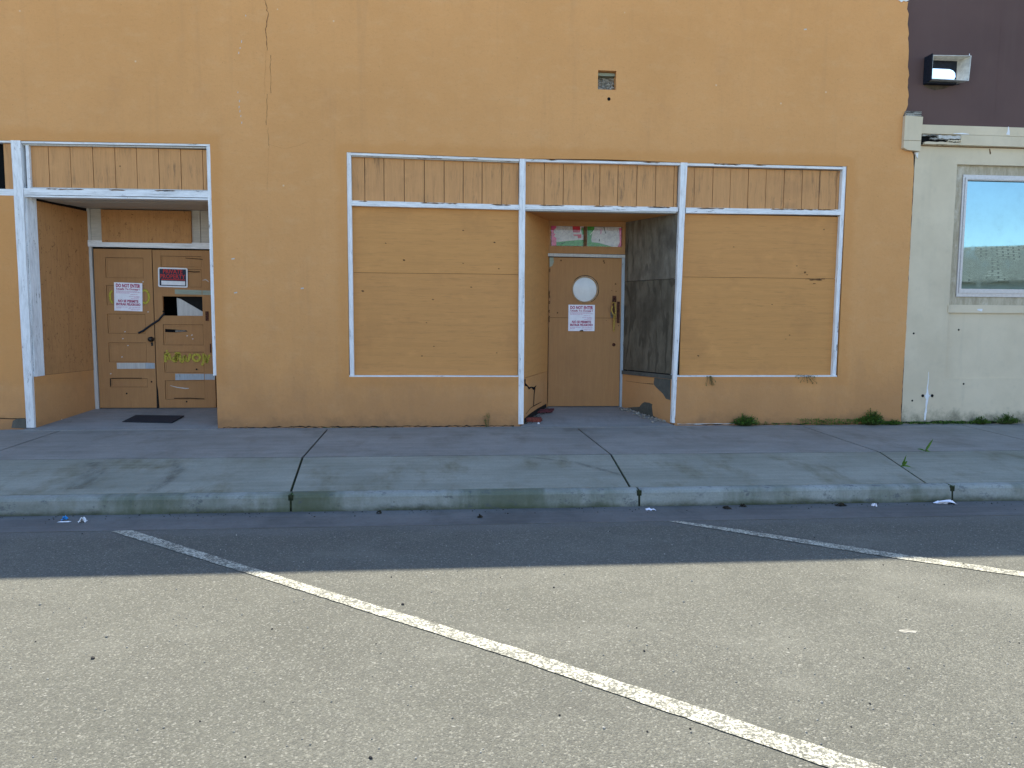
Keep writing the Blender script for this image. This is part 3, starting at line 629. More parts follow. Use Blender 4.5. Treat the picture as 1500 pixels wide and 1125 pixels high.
bm = B(); prism(bm, [(1.392, 2.148), (1.445, 2.148), (1.452, 2.09), (1.43, 2.035), (1.392, 2.02)], YD - .0015, YD + .001); fin('bare_patch', bm, 'mint', pd)
bm = B()
for z0, z1 in ((1.27, 1.36), (1.40, 1.44), (1.52, 1.56), (1.60, 1.70), (1.95, 2.0)): ribbon(bm, rag([(1.397, z0), (1.393, (z0 + z1) / 2), (1.398, z1)], .003, 3), .018, YD - .0012)
ribbon(bm, rag([(1.391, 1.2), (1.390, .8), (1.389, .16)], .001, 6), .006, YD - .0011)
for x, z, r in ((1.55, 2.11, .012), (2.14, 2.11, .014), (2.15, 2.085, .01), (2.31, 1.80, .012), (2.32, 1.70, .008), (2.26, 1.71, .006), (1.51, 1.40, .011), (2.30, .97, .022), (2.19, 1.3, .006)): lathe(bm, [(0, -.0012), (r, -.0011)], (x, YD, z), seg=8)
fin('scar', bm, 'crack', pd)
bm = B(); lathe(bm, [(0, -.02), (.014, -.018), (.018, -.004), (.024, 0)], (2.302, YD, .966), seg=14); fin('keyhole', bm, 'rust', pd, smooth=True)
# double-door entrance
A0, A1 = (-4.862, .03), (-4.600, YD); C0, C1 = (-2.785, .08), (-3.05, YD)
floor(-4.98, -2.75, -4.65, -2.9)
bm = B(); box(bm, -4.87, -2.80, .10, .34, 2.688, 2.72); box(bm, -4.87, -2.80, .343, .64, 2.685, 2.72); box(bm, -4.87, -2.80, .643, 1.1, 2.688, 2.72); fin('soffit', bm, 'ceil_white', OB, bev=.003)
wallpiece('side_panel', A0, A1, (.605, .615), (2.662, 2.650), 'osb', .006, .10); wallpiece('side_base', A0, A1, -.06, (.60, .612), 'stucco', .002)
wallpiece('side_trim', A0, A1, (.595, .60), 2.70, 'white_v', .016, .0, .145); wallpiece('side_gap', A0, A1, .55, 2.72, 'dark', -.002)
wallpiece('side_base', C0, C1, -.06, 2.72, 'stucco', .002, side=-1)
timber('door_jamb', (-4.588, 2.69), (-4.575, .08), .045, YD - .01, YD + .10, 'grey_white'); obox('jamb_gap', 'black', OB, -4.72, -4.535, YD + .03, YD + .06, .05, 2.2, 0)
timber('door_header', (-4.635, 2.245), (-2.95, 2.232), .078, YD - .022, YD + .08, 'white_h'); obox('frame_gap', 'black', OB, -4.6, -3.0, YD + .03, YD + .06, 2.15, 2.20, 0)
obox('transom_side', 'ceil_white', OB, -4.562, -4.424, YD, YD + .05, 2.286, 2.687); obox('transom_side', 'ceil_white', OB, -3.305, -3.20, YD, YD + .05, 2.27, 2.687); obox('transom_side', 'ceil_white', OB, -3.195, -2.95, YD + .006, YD + .05, 2.27, 2.687)
obox('transom_panel', 'osb', OB, -4.422, -3.307, YD - .026, YD + .02, 2.262, 2.675)
def leaf(x0, x1, z0, z1, panels, holes=()):
    bm = B(); plate(bm, x0, x1, z0, z1, YD, .038, [p for p in panels] + list(holes))
    d = fin('door', bm, 'door_wood', OB, bev=.004)
    for p in panels:
        p = (p[0] + .003, p[1] - .003, p[2] + .0025, p[3] - .004); bm = B(); box(bm, p[0], p[1], YD + .012, YD + .03, p[2], p[3]); m = .022
        for a, b, c, e in ((p[0], p[1], p[2], p[2] + m), (p[0], p[1], p[3] - m, p[3]), (p[0], p[0] + m, p[2] + m, p[3] - m), (p[1] - m, p[1], p[2] + m, p[3] - m)): box(bm, a + .002, b - .002, YD + .007, YD + .0125, c + .001, e - .001)
        fin('panel', bm, 'door_wood', d, bev=.002)
    return d
dl = leaf(-4.545, -3.822, .112, 2.178, [(-4.405, -3.93, 1.81, 2.07), (-4.405, -3.93, 1.46, 1.715), (-4.405, -3.93, 1.09, 1.343), (-4.405, -3.93, .715, .97), (-4.405, -3.93, .385, .50)])
dr = leaf(-3.812, -3.065, .110, 2.175, [(-3.71, -3.2, 1.96, 2.10), (-3.71, -3.2, 1.70, 1.93), (-3.71, -3.2, .94, 1.21), (-3.71, -3.2, .58, .85), (-3.71, -3.2, .22, .472)], [(-3.704, -3.2, 1.325, 1.577)])
bm = B(); prism(bm, [(-3.535, 1.30), (-3.54, 1.56), (-3.49, 1.545), (-3.18, 1.36), (-3.18, 1.30)], YD + .042, YD + .052); fin('broken_panel', bm, 'grey_white', dr)
bm = B(); box(bm, -3.53, -3.15, YD + .06, YD + .07, 1.29, 1.60); fin('broken_panel', bm, 'dark', dr)
bm = B(); prism(bm, [(-3.692, 1.152), (-3.42, 1.135), (-3.405, 1.118), (-3.56, 1.105), (-3.69, 1.11)], YD + .0075, YD + .02); fin('slot', bm, 'black', dr)
bm = B(); prism(bm, [(-3.56, 1.141), (-3.43, 1.133), (-3.41, 1.122), (-3.56, 1.108)], YD + .006, YD + .0072); fin('slot_splinter', bm, 'old_metal', dr)
bm = B(); prism(bm, [(-3.545, 1.668), (-3.205, 1.660), (-3.205, 1.600), (-3.545, 1.606)], YD - .002, YD + .001); prism(bm, [(-3.197, 1.66), (-3.07, 1.657), (-3.07, 1.60), (-3.197, 1.60)], YD - .002, YD + .001); fin('bare_strip', bm, 'mint', dr)
bm = B(); prism(bm, [(-3.575, .562), (-3.205, .560), (-3.205, .482), (-3.575, .478)], YD - .002, YD + .001); prism(bm, [(-3.197, .56), (-3.07, .558), (-3.07, .482), (-3.197, .482)], YD - .002, YD + .001); fin('bare_strip', bm, 'pale_blue', dr)
bm = B(); prism(bm, [(-4.31, .705), (-3.95, .705), (-3.95, .628), (-4.31, .626)], YD - .002, YD + .001); fin('bare_strip', bm, 'grey_white', dl)
bm = B(); prism(bm, [(-3.948, .706), (-3.832, .702), (-3.832, .630), (-3.948, .628)], YD - .002, YD + .001); fin('bare_strip', bm, 'pale_blue', dl)
bm = B(); lathe(bm, [(0, -.062), (.022, -.060), (.032, -.045), (.028, -.03), (.012, -.024), (.012, -.006), (.034, -.005), (.034, 0)], (-3.862, YD, 1.015), seg=18); fin('knob', bm, 'dark_metal', dl, smooth=True)
bm = B(); prism(bm, [(-3.872, .975), (-3.845, .975), (-3.840, .93), (-3.865, .925)], YD - .006, YD + .001); fin('keyhole', bm, 'dark_metal', dl)
bm = B(); box(bm, -3.165, -3.125, YD - .006, YD + .001, 1.26, 1.385); box(bm, -3.12, -3.105, YD - .006, YD + .001, .84, .96); fin('lock_plate', bm, 'rust', dr, bev=.002)
bm = B(); prism(bm, [(-3.825, .10), (-3.822, .30), (-3.818, .47), (-3.80, .34), (-3.79, .11)], YD - .0016, YD + .001); ribbon(bm, rag([(-3.817, 2.17), (-3.818, 1.4), (-3.819, .45)], .0015, 8), .006, YD - .0014)
ribbon(bm, rag([(-3.38, 1.905), (-3.30, 1.897), (-3.22, 1.90)], .002, 4), .010, YD - .0014); ribbon(bm, rag([(-3.40, 2.075), (-3.3, 2.07), (-3.18, 2.06)], .004, 4), .007, YD - .0014)
ribbon(bm, rag([(-4.39, .50), (-4.2, .503), (-4.0, .502)], .002, 4), .010, YD - .0014); ribbon(bm, rag([(-4.40, .50), (-4.398, .40)], .002, 3), .012, YD - .0014)
ribbon(bm, rag([(-3.60, .235), (-3.4, .237), (-3.21, .225)], .002, 4), .010, YD - .0014)
for x, z in ((-3.70, 1.38), (-3.88, .455), (-3.44, .19), (-3.3, .62), (-4.2, .3)): lathe(bm, [(0, -.0014), (.012, -.0013)], (x, YD, z), seg=7)
fin('scar', bm, 'dark', dl)
bm = B()
ribbon(bm, [(-3.65, .405), (-3.56, .38), (-3.45, .365), (-3.41, .367)], [.004, .012, .014, .006], YD + .0105); ribbon(bm, [(-3.19, 1.79), (-3.15, 1.80), (-3.11, 1.77)], [.004, .012, .005], YD - .0013)
for x, z in ((-4.2, 1.11), (-4.23, 1.02), (-4.17, .93), (-4.25, .78), (-3.36, 1.07), (-3.35, 1.02), (-3.90, 1.37), (-4.4, .56), (-3.42, 1.06), (-3.95, 1.76)): ribbon(bm, [(x, z), (x + .018, z + .004)], .012, YD - .0013 + (.0125 if abs(x + 3.38) < .06 else 0))
fin('scrape', bm, 'grey_white', dl)
def gpt(a, b): return (-3.701 + (a / 11.25 + 220 - 241) * .00865, .863 - (b / 11.25 + 500 - 514) * .0089)
for st in ([(248, 345), (246, 280), (252, 205)], [(252, 225), (290, 200), (312, 230), (325, 305)], [(268, 150), (280, 165)], [(285, 250), (285, 310)], [(405, 205), (450, 198), (495, 205)], [(445, 205), (400, 265), (365, 300), (400, 328), (440, 300), (445, 215)], [(418, 235), (425, 330)],
           [(478, 205), (490, 270), (505, 325), (530, 335), (552, 280), (568, 240), (582, 295), (605, 325), (632, 300), (658, 205)], [(765, 215), (715, 235), (705, 280), (735, 320), (785, 318), (820, 275), (805, 230), (765, 215)], [(880, 200), (882, 280), (870, 350), (845, 400)], [(905, 220), (920, 290), (932, 345), (955, 280), (985, 222)]):
    P = [gpt(*p) for p in st]; Q = []
    for i in range(len(P) - 1):
        p0, p1, p2, p3 = P[max(i - 1, 0)], P[i], P[i + 1], P[min(i + 2, len(P) - 1)]
        for k in range(5):
            t = k / 5; Q.append(tuple(.5 * (2 * p1[j] + (p2[j] - p0[j]) * t + (2 * p0[j] - 5 * p1[j] + 4 * p2[j] - p3[j]) * t * t + (3 * p1[j] - p0[j] - 3 * p2[j] + p3[j]) * t ** 3) for j in (0, 1)))
    Q.append(P[-1]); bm = B(); ribbon(bm, Q, .048, YD - .0022, uv=True); fin('graffiti', bm, 'spray', dr, recalc=False)
for c, aa in (((-4.31, 1.565), (2.0, 4.4)), ((-3.925, 1.57), (-2.2, 3.3))):
    Q = [(c[0] + .052 * math.cos(t), c[1] + .085 * math.sin(t)) for t in [aa[0] + (aa[1] - aa[0]) * i / 14 for i in range(15)]]
    bm = B(); ribbon(bm, Q, .042, YD - .0022, uv=True); fin('graffiti', bm, 'spray', dl, recalc=False)
# blocked roof drain hole
bm = B(); plate(bm, 1.80, 2.085, 4.07, 4.355, .251, .02, []); fin('drain_hole', bm, 'dark', OB)
bm = B(); box(bm, 1.832, 2.053, .07, .20, 4.285, 4.318); fin('drain_lintel', bm, 'mint', OB)
bm = B(); prism(bm, [(-5.13, -.01), (-5.11, .075), (-5.06, .10), (-4.965, .098), (-4.965, -.02)], -.003, .02); fin('exposed_block', bm, 'raw_block', OB)
bm = B(); ribbon(bm, rag([(-5.6, .115), (-5.3, .108), (-5.12, .098), (-4.97, .10)], .003, 6), .010, -.0015); fin('crack', bm, 'black', OB)
bm = B(); x = -2.7; pts = []
while x < .85: pts.append((x, ZB + .008 + random.uniform(0, .014))); x += .035
ribbon(bm, pts, [random.uniform(.003, .016) for _ in pts], -.0015); pts = []; x = 2.95
while x < 5.9: pts.append((x, ZB + .01 + random.uniform(0, .014))); x += .06
ribbon(bm, pts, [random.uniform(.003, .016) for _ in pts], -.0015); fin('base_grime', bm, 'dark', OB)
bm = B(); pts = [(2.93 + .05 * i, ZB + .022 + random.uniform(0, .006)) for i in range(16)]; ribbon(bm, pts, [random.uniform(.003, .016) for _ in pts], -.003); fin('bare_plaster', bm, 'grey_white', OB)
bm = B()
for x, z, w, h in ((4.72, 1.838, .16, .022), (4.63, 1.845, .10, .006), (4.80, 1.85, .08, .016), (4.57, 1.93, .010, .025), (4.60, 1.90, .02, .008), (4.70, 1.79, .02, .015)):
    ribbon(bm, rag([(x - w / 2, z), (x, z + .004), (x + w / 2, z)], .006, 4), [h * random.uniform(.4, 1.1) for _ in range(9)], .0585)
fin('split', bm, 'crack', OB)

# ------------------------------------------------------------------ neighbouring beige and brown building
NB = thing('neighbour_building', 'beige building with dark brown upper wall and one window, joined to the orange storefront', 'building', (0, 0, 0))
bm = B(); plate(bm, 5.70, 16, 3.795, 6.3, .022, .045, [(6.0118, 6.49, 4.31, 4.62)]); fin('upper_wall', bm, 'brown', NB, bev=.004)
bm = B(); box(bm, 5.97, 16, .012, .05, 3.80, 3.865); fin('wall_band', bm, 'brown', NB, bev=.004)
bm = B(); plate(bm, 5.932, 16, -.06, 3.795, .012, .24, [(6.515, 9.2, 1.535, 3.325), (6.518, 9.2, .572, 1.43)]); fin('wall', bm, 'beige', NB, bev=.006)
obox('wall_panel', 'beige', NB, 6.51, 9.21, .030, .06, .56, 1.44); obox('sill', 'beige', NB, 6.50, 9.22, .000, .03, 1.432, 1.532, .005)
bm = B(); box(bm, 5.975, 16, -.012, .03, 3.690, 3.80); fin('cornice_fascia', bm, 'beige', NB, bev=.006)
timber('ledge', (6.50, 3.613), (16, 3.60), .125, -.055, .02, 'beige', .0).parent = NB
rs = random.Random(21)
def splinter(x0, x1, z0, z1, e0, e1, y0, m):
    n = 12; up = [(x0 + (x1 - x0) * k / n, z1 + rs.uniform(-1, .4) * e1) for k in range(n + 1)]; lo = [(x0 + (x1 - x0) * k / n, z0 + rs.uniform(-.3, 1) * e0) for k in range(n, -1, -1)]
    sc = lambda q: [(5.995 + (x - 5.995) * 1.655, z) for x, z in q]; b_ = B(); prism(b_, sc(lo) + sc(up), y0, .011); fin('rotten_ledge', b_, m, NB)
splinter(6.01, 6.30, 3.552, 3.584, .004, .008, -.052, 'beige'); splinter(6.06, 6.22, 3.607, 3.640, .012, .010, -.032, 'rotten'); splinter(6.12, 6.30, 3.622, 3.668, .014, .008, -.044, 'grey_white'); splinter(6.20, 6.30, 3.590, 3.612, .010, .008, -.046, 'beige'); splinter(5.995, 6.14, 3.650, 3.676, .012, .006, -.040, 'rotten')
obox('rot_cavity', 'black', NB, 5.985, 6.50, -.01, .011, 3.555, 3.675, 0)
bm = B(); prism(bm, [(5.742, 3.50), (5.80, 3.473), (5.966, 3.462), (5.972, 3.66), (5.98, 3.885), (5.745, 3.895)], -.050, .05); fin('corner_block', bm, 'beige', NB, bev=.008)
bm = B(); box(bm, 5.735, 5.974, -.052, -.049, 3.588, 3.592); fin('crack', bm, 'crack', NB)
bm = B(); box(bm, 5.762, 5.97, -.03, .04, 3.897, 3.955); fin('exposed_block', bm, 'rotten', NB, bev=.008)
bm = B(); prism(bm, [(5.925, 3.455), (5.975, 3.458), (5.968, 3.38), (5.955, 3.40), (5.935, 3.435)], -.004, .02); fin('bare_plaster', bm, 'white_v', NB)
bm = B(); pts = [(7.16, 3.806), (7.165, 3.75), (7.16, 3.705)]; ribbon(bm, pts, [.01, .03, .05], -.0145); ribbon(bm, [(6.42, 3.70), (6.55, 3.703), (6.63, 3.698)], [.006, .02, .006], -.0145); fin('paint_drip', bm, 'sign_white', NB)
bm = B(); p = rag([(6.285, .66), (6.28, .40), (6.285, .30), (6.275, .16), (6.27, .02)], .004, 5); ribbon(bm, p, [.006, .008, .01, .012, .015, .025, .03, .045, .06, .05, .03, .03, .03, .022, .02, .025, .03, .03, .025, .025, .02][:len(p)], .0105)
ribbon(bm, rag([(6.60, 4.70), (6.605, 4.62)], .002, 3), .010, .0205); ribbon(bm, rag([(6.23, .345), (6.36, .345)], .004, 4), .012, .0104); fin('paint_drip', bm, 'sign_white', NB)
ribbon_pts = rag([(7.005, 3.80), (6.995, 3.9), (7.0, 5.3)], .002, 6); bm = B(); ribbon(bm, ribbon_pts, .006, .0208); fin('wall_seam', bm, 'brown', NB)
for x in (6.222, 6.352):
    bm = B(); lathe(bm, [(0, -.012), (.014, -.011), (.02, -.003), (.02, 0)], (x, .012, .345), seg=12); fin('anchor_bolt', bm, 'dark', NB)
bm = B()
for x, z in ((6.05, 1.16), (6.68, 1.21), (6.78, .50), (6.08, .28)): lathe(bm, [(0, -.0014), (.014, -.0013)], (x, .012 if z != 1.21 else .03, z), seg=8)
fin('nail_hole', bm, 'dark', NB)
bm = B(); ribbon(bm, [(6.94, 3.53), (6.955, 3.47), (6.95, 3.46)], [.014, .02, .008], .0105); ribbon(bm, rag([(6.0, 3.544), (6.5, 3.541), (7.6, 3.546)], .003, 9), .010, .0103); fin('stain', bm, 'crack', NB)
bm = B(); ribbon(bm, [(6.90, 1.475), (6.97, 1.468)], [.02, .035], -.0015); fin('bare_plaster', bm, 'sign_white', NB)
bm = B(); p = [(5.936, -.05 + .1 * i) for i in range(36)]; ribbon(bm, p, [random.uniform(.004, .013) * (1.6 if i < 6 else 1) for i in range(36)], -.002 + .0135); fin('wall_joint', bm, 'dark', NB)
bm = B(); pts = [(5.96 + .06 * i, ZB + .012 + random.uniform(0, .02)) for i in range(28)]; ribbon(bm, pts, [random.uniform(.008, .05) for _ in pts], .0103); fin('base_grime', bm, 'moss', NB)
# window: weathered buck, metal frame, reflecting pane
bm = B(); plate(bm, 6.515, 9.2, 1.535, 3.325, .055, .06, [(6.625, 9.1, 1.64, 3.205)]); win = fin('window', bm, 'buck', NB, bev=.004)
bm = B(); plate(bm, 6.627, 9.098, 1.642, 3.203, .040, .08, [(6.690, 9.03, 1.745, 3.135)]); fin('frame', bm, 'aluminium', win, bev=.004)
bm = B(); plate(bm, 6.655, 9.07, 1.69, 3.170, .030, .009, [(6.680, 9.04, 1.735, 3.145)]); fin('frame_lip', bm, 'aluminium', win, bev=.003)
bm = B(); box(bm, 6.68, 9.04, .082, .088, 1.735, 3.145); fin('pane', bm, 'mirror_glass', win)
# open sheet-metal roof drain through the parapet
bm = B(); YP = .034
fr = [(6.012, 4.325), (6.505, 4.318), (6.520, 4.622), (6.012, 4.612)]; bk = [(6.0125, 4.322), (6.455, 4.322), (6.455, 4.612), (6.0125, 4.612)]
rim = [[bm.verts.new((x + dx * k, y, z + dz * k)) for (x, z), (dx, dz) in zip(q, ((1, 1), (-1, 1), (-1, -1), (1, -1)))] for q, y, k in ((fr, -.13, 0), (bk, YP, 0), (fr, -.13, .006), (bk, YP, .006))]
for k in range(4):
    n = (k + 1) % 4; bm.faces.new((rim[0][k], rim[0][n], rim[1][n], rim[1][k])); bm.faces.new((rim[2][k], rim[3][k], rim[3][n], rim[2][n])); bm.faces.new((rim[0][k], rim[2][k], rim[2][n], rim[0][n]))
dr_ = fin('roof_drain', bm, 'galv', NB)
bm = B()                                   # back plate with the round-cornered hole the sky shows through
ox0, ox1, oz0, oz1 = 6.0122, 6.4895, 4.3105, 4.6195
hx = [(6.02, 4.350), (6.375, 4.345), (6.415, 4.365), (6.440, 4.415), (6.432, 4.462), (6.40, 4.492), (6.355, 4.505), (6.02, 4.508)]
es = []
for loop in (hx, [(ox0, oz0), (ox1, oz0), (ox1, oz1), (ox0, oz1)]):
    vs_ = [bm.verts.new((x, YP + .002, z)) for x, z in loop]; es += [bm.edges.new((vs_[k], vs_[(k + 1) % len(vs_)])) for k in range(len(vs_))]
bmesh.ops.triangle_fill(bm, use_beauty=True, edges=es, normal=(0, -1, 0))
fin('back_plate', bm, 'navy', dr_)
obox('side_flange', 'navy', dr_, 6.000, 6.0115, -.135, .021, 4.31, 4.630, .002); obox('bottom_flange', 'navy', dr_, 6.002, 6.40, -.05, .021, 4.298, 4.317, .002)
bm = B(); prism(bm, [(6.01, 4.296), (6.36, 4.296), (6.30, 4.26), (6.16, 4.235), (6.06, 4.26)], .0203, .022); fin('stain', bm, 'moss_stain', dr_)
bm = B(); box(bm, 5.8, 16, .30, 9, 3.95, 4.08); box(bm, 15.8, 16, .30, 8.8, -.06, 3.94); box(bm, 5.8, 16, 8.8, 9, -.06, 3.94); fin('roof', bm, 'roof_felt', NB)
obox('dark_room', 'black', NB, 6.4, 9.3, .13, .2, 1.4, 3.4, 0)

# ------------------------------------------------------------------ notices, signs, small things at the doors
def notice(x0, x1, z0, z1, label, tilt=0, tear=False):
    w, h = x1 - x0, z1 - z0; r = thing('paper_notice', label, 'notice', ((x0 + x1) / 2, YD - .004, (z0 + z1) / 2), (0, tilt, 0), 'do not enter notices on the doors')
    bm = B(); n = 6; P = []
    for i in range(n + 1): P.append([bm.verts.new((-w / 2 + w * i / n, -.0015 * math.sin(3.1 * i / n) , -h / 2 + h * j / n)) for j in range(n + 1)])
    for i in range(n):
        for j in range(n): bm.faces.new((P[i][j], P[i + 1][j], P[i + 1][j + 1], P[i][j + 1]))
    fin('sheet', bm, 'paper', r)
    y = -.0028
    text('heading', 'DO NOT ENTER', h * .168, 0, h * .335, y, 'print', r, bold=.012, width=w * .86)
    text('heading', 'Unsafe To Occupy !', h * .085, 0, h * .245, y, 'print', r, bold=.01, width=w * .84)
    text('heading', 'NO SE PERMITE', h * .125, 0, -h * .195, y, 'print', r, bold=.012, width=w * .72)
    text('heading', 'ENTRAR PELIGROSO', h * .115, 0, -h * .305, y, 'print', r, bold=.012, width=w * .86)
    bm = B(); rs = random.Random(3)
    for z, a, b in ((.20, -.43, .3), (.165, -.43, .43), (.13, -.43, .05), (.085, .08, .33), (.02, .03, .4), (-.015, .2, .4), (-.06, .1, .38), (-.365, -.43, -.02), (-.365, .02, .43), (-.40, -.43, -.25), (-.42, .0, .42), (-.455, .1, .35)):
        x = a
        while x < b:
            e = min(b, x + rs.uniform(.03, .10)); box(bm, x * w, e * w, y, y + .0008, z * h - .002, z * h + .002); x = e + .012
    fin('fine_print', bm, 'print_fine', r)
    if tear:
        bm = B(); prism(bm, [(-.03, -h / 2 - .002), (-.015, -h / 2 + .012), (.02, -h / 2 + .016), (.03, -h / 2 - .002)], -.004, -.0018); fin('tear', bm, 'dark', r)
    return r
notice(-4.308, -3.955, 1.382, 1.748, 'white do not enter notice with crimson print on the left leaf of the double doors', R(1.5))
notice(1.660, 2.027, 1.152, 1.512, 'white do not enter notice with crimson print under the round porthole of the single door', 0, True)
s = thing('private_property_sign', 'dark sign with red private property lettering and white border on the double doors', 'sign', (-3.562, YD - .008, 1.821), (0, R(1.2), 0))
w, h = .372, .254
def rrect(w, h, r): return [(sx * (w / 2 - r) + r * math.cos(a), sz * (h / 2 - r) + r * math.sin(a)) for sx, sz, a0 in ((1, 1, 0), (-1, 1, 90), (-1, -1, 180), (1, -1, 270)) for a in (R(a0), R(a0 + 45), R(a0 + 90))]
bm = B(); prism(bm, rrect(w, h, .018), 0, .004); fin('border', bm, 'sign_white', s)
bm = B(); prism(bm, rrect(w - .036, h - .036, .008), -.0012, .001); fin('panel', bm, 'sign_dark', s)
bm = B(); box(bm, -.145, .155, -.0024, -.0005, -.098, -.045); fin('name_strip', bm, 'sign_white', s)
text('lettering', 'PRIVATE', .076, .0, .052, -.0024, 'sign_red', s, bold=.006, width=.245); text('lettering', 'PROPERTY', .076, .0, -.012, -.0024, 'sign_red', s, bold=.006, width=.315)
bm = B(); x = -.14
while x < .15: box(bm, x, x + .018, -.0024, -.001, -.034, -.022); x += .023
fin('fine_print', bm, 'sign_red', s)
def poster(name, loc, label, base, patches):
    r = thing(name, label, 'poster', loc, (0, 0, 0), 'torn posters in the transom window')
    bm = B(); prism(bm, base, 0, .003); fin('sheet', bm, 'poster_paper', r)
    for k, (m, p) in enumerate(patches):
        bm = B(); prism(bm, p, -.0015 - .0008 * k, -.0003); fin('printed_patch', bm, m, r)
    return r
T = lambda pts: [(a / 1500, -b / 1500) for a, b in pts]
S = .00102
def tp(pts, ox): return [((a - ox) * S * .843, -(b - 300) * S * .80) for a, b in pts]
p1 = poster('torn_poster', (1.642, YD + .036, 2.44), 'crumpled pink, white and red poster behind the left transom pane over the porthole door', tp([(215, 130), (740, 130), (740, 455), (215, 455)], 470),
       [('green', tp([(280, 400), (500, 372), (740, 352), (740, 456), (280, 456)], 470)), ('pink', tp([(205, 130), (290, 130), (285, 165), (250, 200), (245, 240), (275, 270), (250, 305), (290, 330), (290, 456), (215, 456)], 470)),
        ('red', tp([(545, 135), (670, 135), (665, 235), (555, 235)], 470)), ('red', tp([(560, 268), (690, 265), (690, 320), (640, 330), (625, 290), (565, 285)], 470)), ('green', tp([(690, 160), (740, 160), (740, 260), (705, 270), (690, 225)], 470)), ('dark', tp([(355, 430), (430, 398), (440, 402), (375, 432)], 470))])
p2 = poster('torn_poster', (2.15, YD + .036, 2.44), 'torn white poster with green corner behind the right transom pane over the porthole door', tp([(770, 130), (1320, 130), (1320, 462), (770, 462)], 1050),
       [('green', tp([(775, 130), (890, 130), (880, 185), (850, 260), (840, 350), (850, 390), (960, 400), (1110, 440), (1180, 463), (775, 463)], 1050)), ('pink', tp([(1285, 150), (1325, 150), (1330, 463), (1270, 463), (1300, 380)], 1050)), ('dark', tp([(1035, 140), (1045, 140), (1075, 240), (1066, 243)], 1050)), ('dark', tp([(965, 335), (975, 335), (978, 370), (962, 375)], 1050)), ('print_fine', tp([(985, 180), (1005, 175), (1000, 260), (985, 255)], 1050)), ('sign_white', tp([(815, 270), (825, 272), (885, 195), (878, 190)], 1050))])
# yellow strap tied round the porthole door's handle
r = thing('yellow_strap', 'frayed yellow strap tied around the rusty handle of the porthole door', 'strap', (2.29, YD - .05, 1.40)); bm = B()
pts = [(-.03, -.012, .10), (-.045, -.02, .04), (-.02, -.03, -.02), (.012, -.02, -.02), (.016, .0, .06), (.0, .0, .15), (-.03, -.016, .14)]
tube(bm, pts, .011, 7); tube(bm, [(.0, -.025, -.02), (.006, .018, -.08), (.004, .036, -.16), (.008, .040, -.25)], .021, 7, .6); fin('strap', bm, 'strap', r)
r = thing('black_cord', 'black cord hanging out of the broken panel across the double doors', 'cord', (-3.86, YD - .012, 1.2)); bm = B()
tube(bm, [(-.16, .004, -.105), (-.10, 0, -.075), (0, 0, .0), (.10, 0, .065), (.155, .004, .13), (.165, .03, .15)], .0125, 8); fin('cord', bm, 'rubber', r)
bm = B(); hexa(bm, [(sx * .312, sy * .16, z) for z in (-.002, .010) for sx, sy in ((-1, -1), (1, -1), (1, 1), (-1, 1))])
mat_ = fin('door_mat', bm, 'rubber', None, bev=.003); mat_.location = (-3.652, .375, .034); mat_.rotation_euler = (R(7.45), 0, R(-7)); tag(mat_, 'flat black rubber mat on the concrete floor before the double doors', 'door mat')
def fz(y): return -.014 + .121 * (y)
bm = B(); prism(bm, [(-.19, -.05), (.16, -.06), (.21, .04), (-.11, .06)], 0, .02)
for v in bm.verts: v.co = Vector((v.co.x, v.co.z, v.co.y))
t = fin('broken_tile', bm, 'tile', None, bev=.003); t.location = (1.235, .62, .076); t.rotation_euler = (R(10), R(-4), R(5)); tag(t, 'dark red broken tile lying by the left side wall of the porthole entrance', 'tile')
bm = B(); box(bm, -.11, .10, -.045, .045, 0, .05)
for v in bm.verts: v.co += Vector((random.uniform(-.02, .02), random.uniform(-.012, .012), random.uniform(-.008, .008)))
t = fin('brick_fragment', bm, 'brick', None, bev=.006); t.location = (1.10, .18, .012); t.rotation_euler = (0, 0, R(-8)); tag(t, 'rust brown brick fragment on the entrance step by the middle white post', 'brick')
bm = B(); rough_lump(bm, (0, 0, .03), .06, .7, 5); t = fin('stone', bm, 'raw_block', None); t.location = (1.015, .32, .03); tag(t, 'grey lump of broken concrete beside the red tile in the entrance', 'stone')
bm = B(); rough_lump(bm, (0, 0, .012), .018, .8, 8); t = fin('pebble', bm, 'sign_white', None); t.location = (1.155, .07, -.012); tag(t, 'small white pebble in front of the brick fragment', 'pebble')
bm = B(); rs = random.Random(4)
for i in range(120):
    s_ = rs.random(); q = Vector(Rr0).lerp(Vector(Rr1), .05 + .85 * s_); o_ = abs(rs.gauss(0, .07)) + .01; r_ = rs.uniform(.006, .022)
    rough_lump(bm, (q.x - o_ * .9, q.y - o_ * .35, fz(q.y) + r_ * .3), r_, .6, i)
stuff(fin('rubble', bm, 'rubble_pale'))['label'] = 'crumbled plaster rubble along the right side wall of the porthole entrance'
bm = B()
for i in range(60):
    s_ = rs.random(); q = Vector(L0).lerp(Vector(L1), .03 + .9 * s_); o_ = abs(rs.gauss(0, .05)) + .01; r_ = rs.uniform(.005, .018)
    rough_lump(bm, (q.x + o_ * .9, q.y - o_ * .35, fz(q.y) + r_ * .3), r_, .6, 300 + i)
stuff(fin('rubble', bm, 'raw_block'))
bm = B()
for i in range(150):
    r_ = rs.uniform(.012, .034); z = rs.uniform(4.10, 4.275); rough_lump(bm, (rs.uniform(1.84, 2.045), .085 + .1 * (z - 4.1) / .2 + rs.uniform(-.02, .02), z), r_, .8, 700 + i)
stuff(fin('rubble', bm, 'rubble_pale'))['label'] = 'grey debris blocking the square drain hole high in the orange wall'

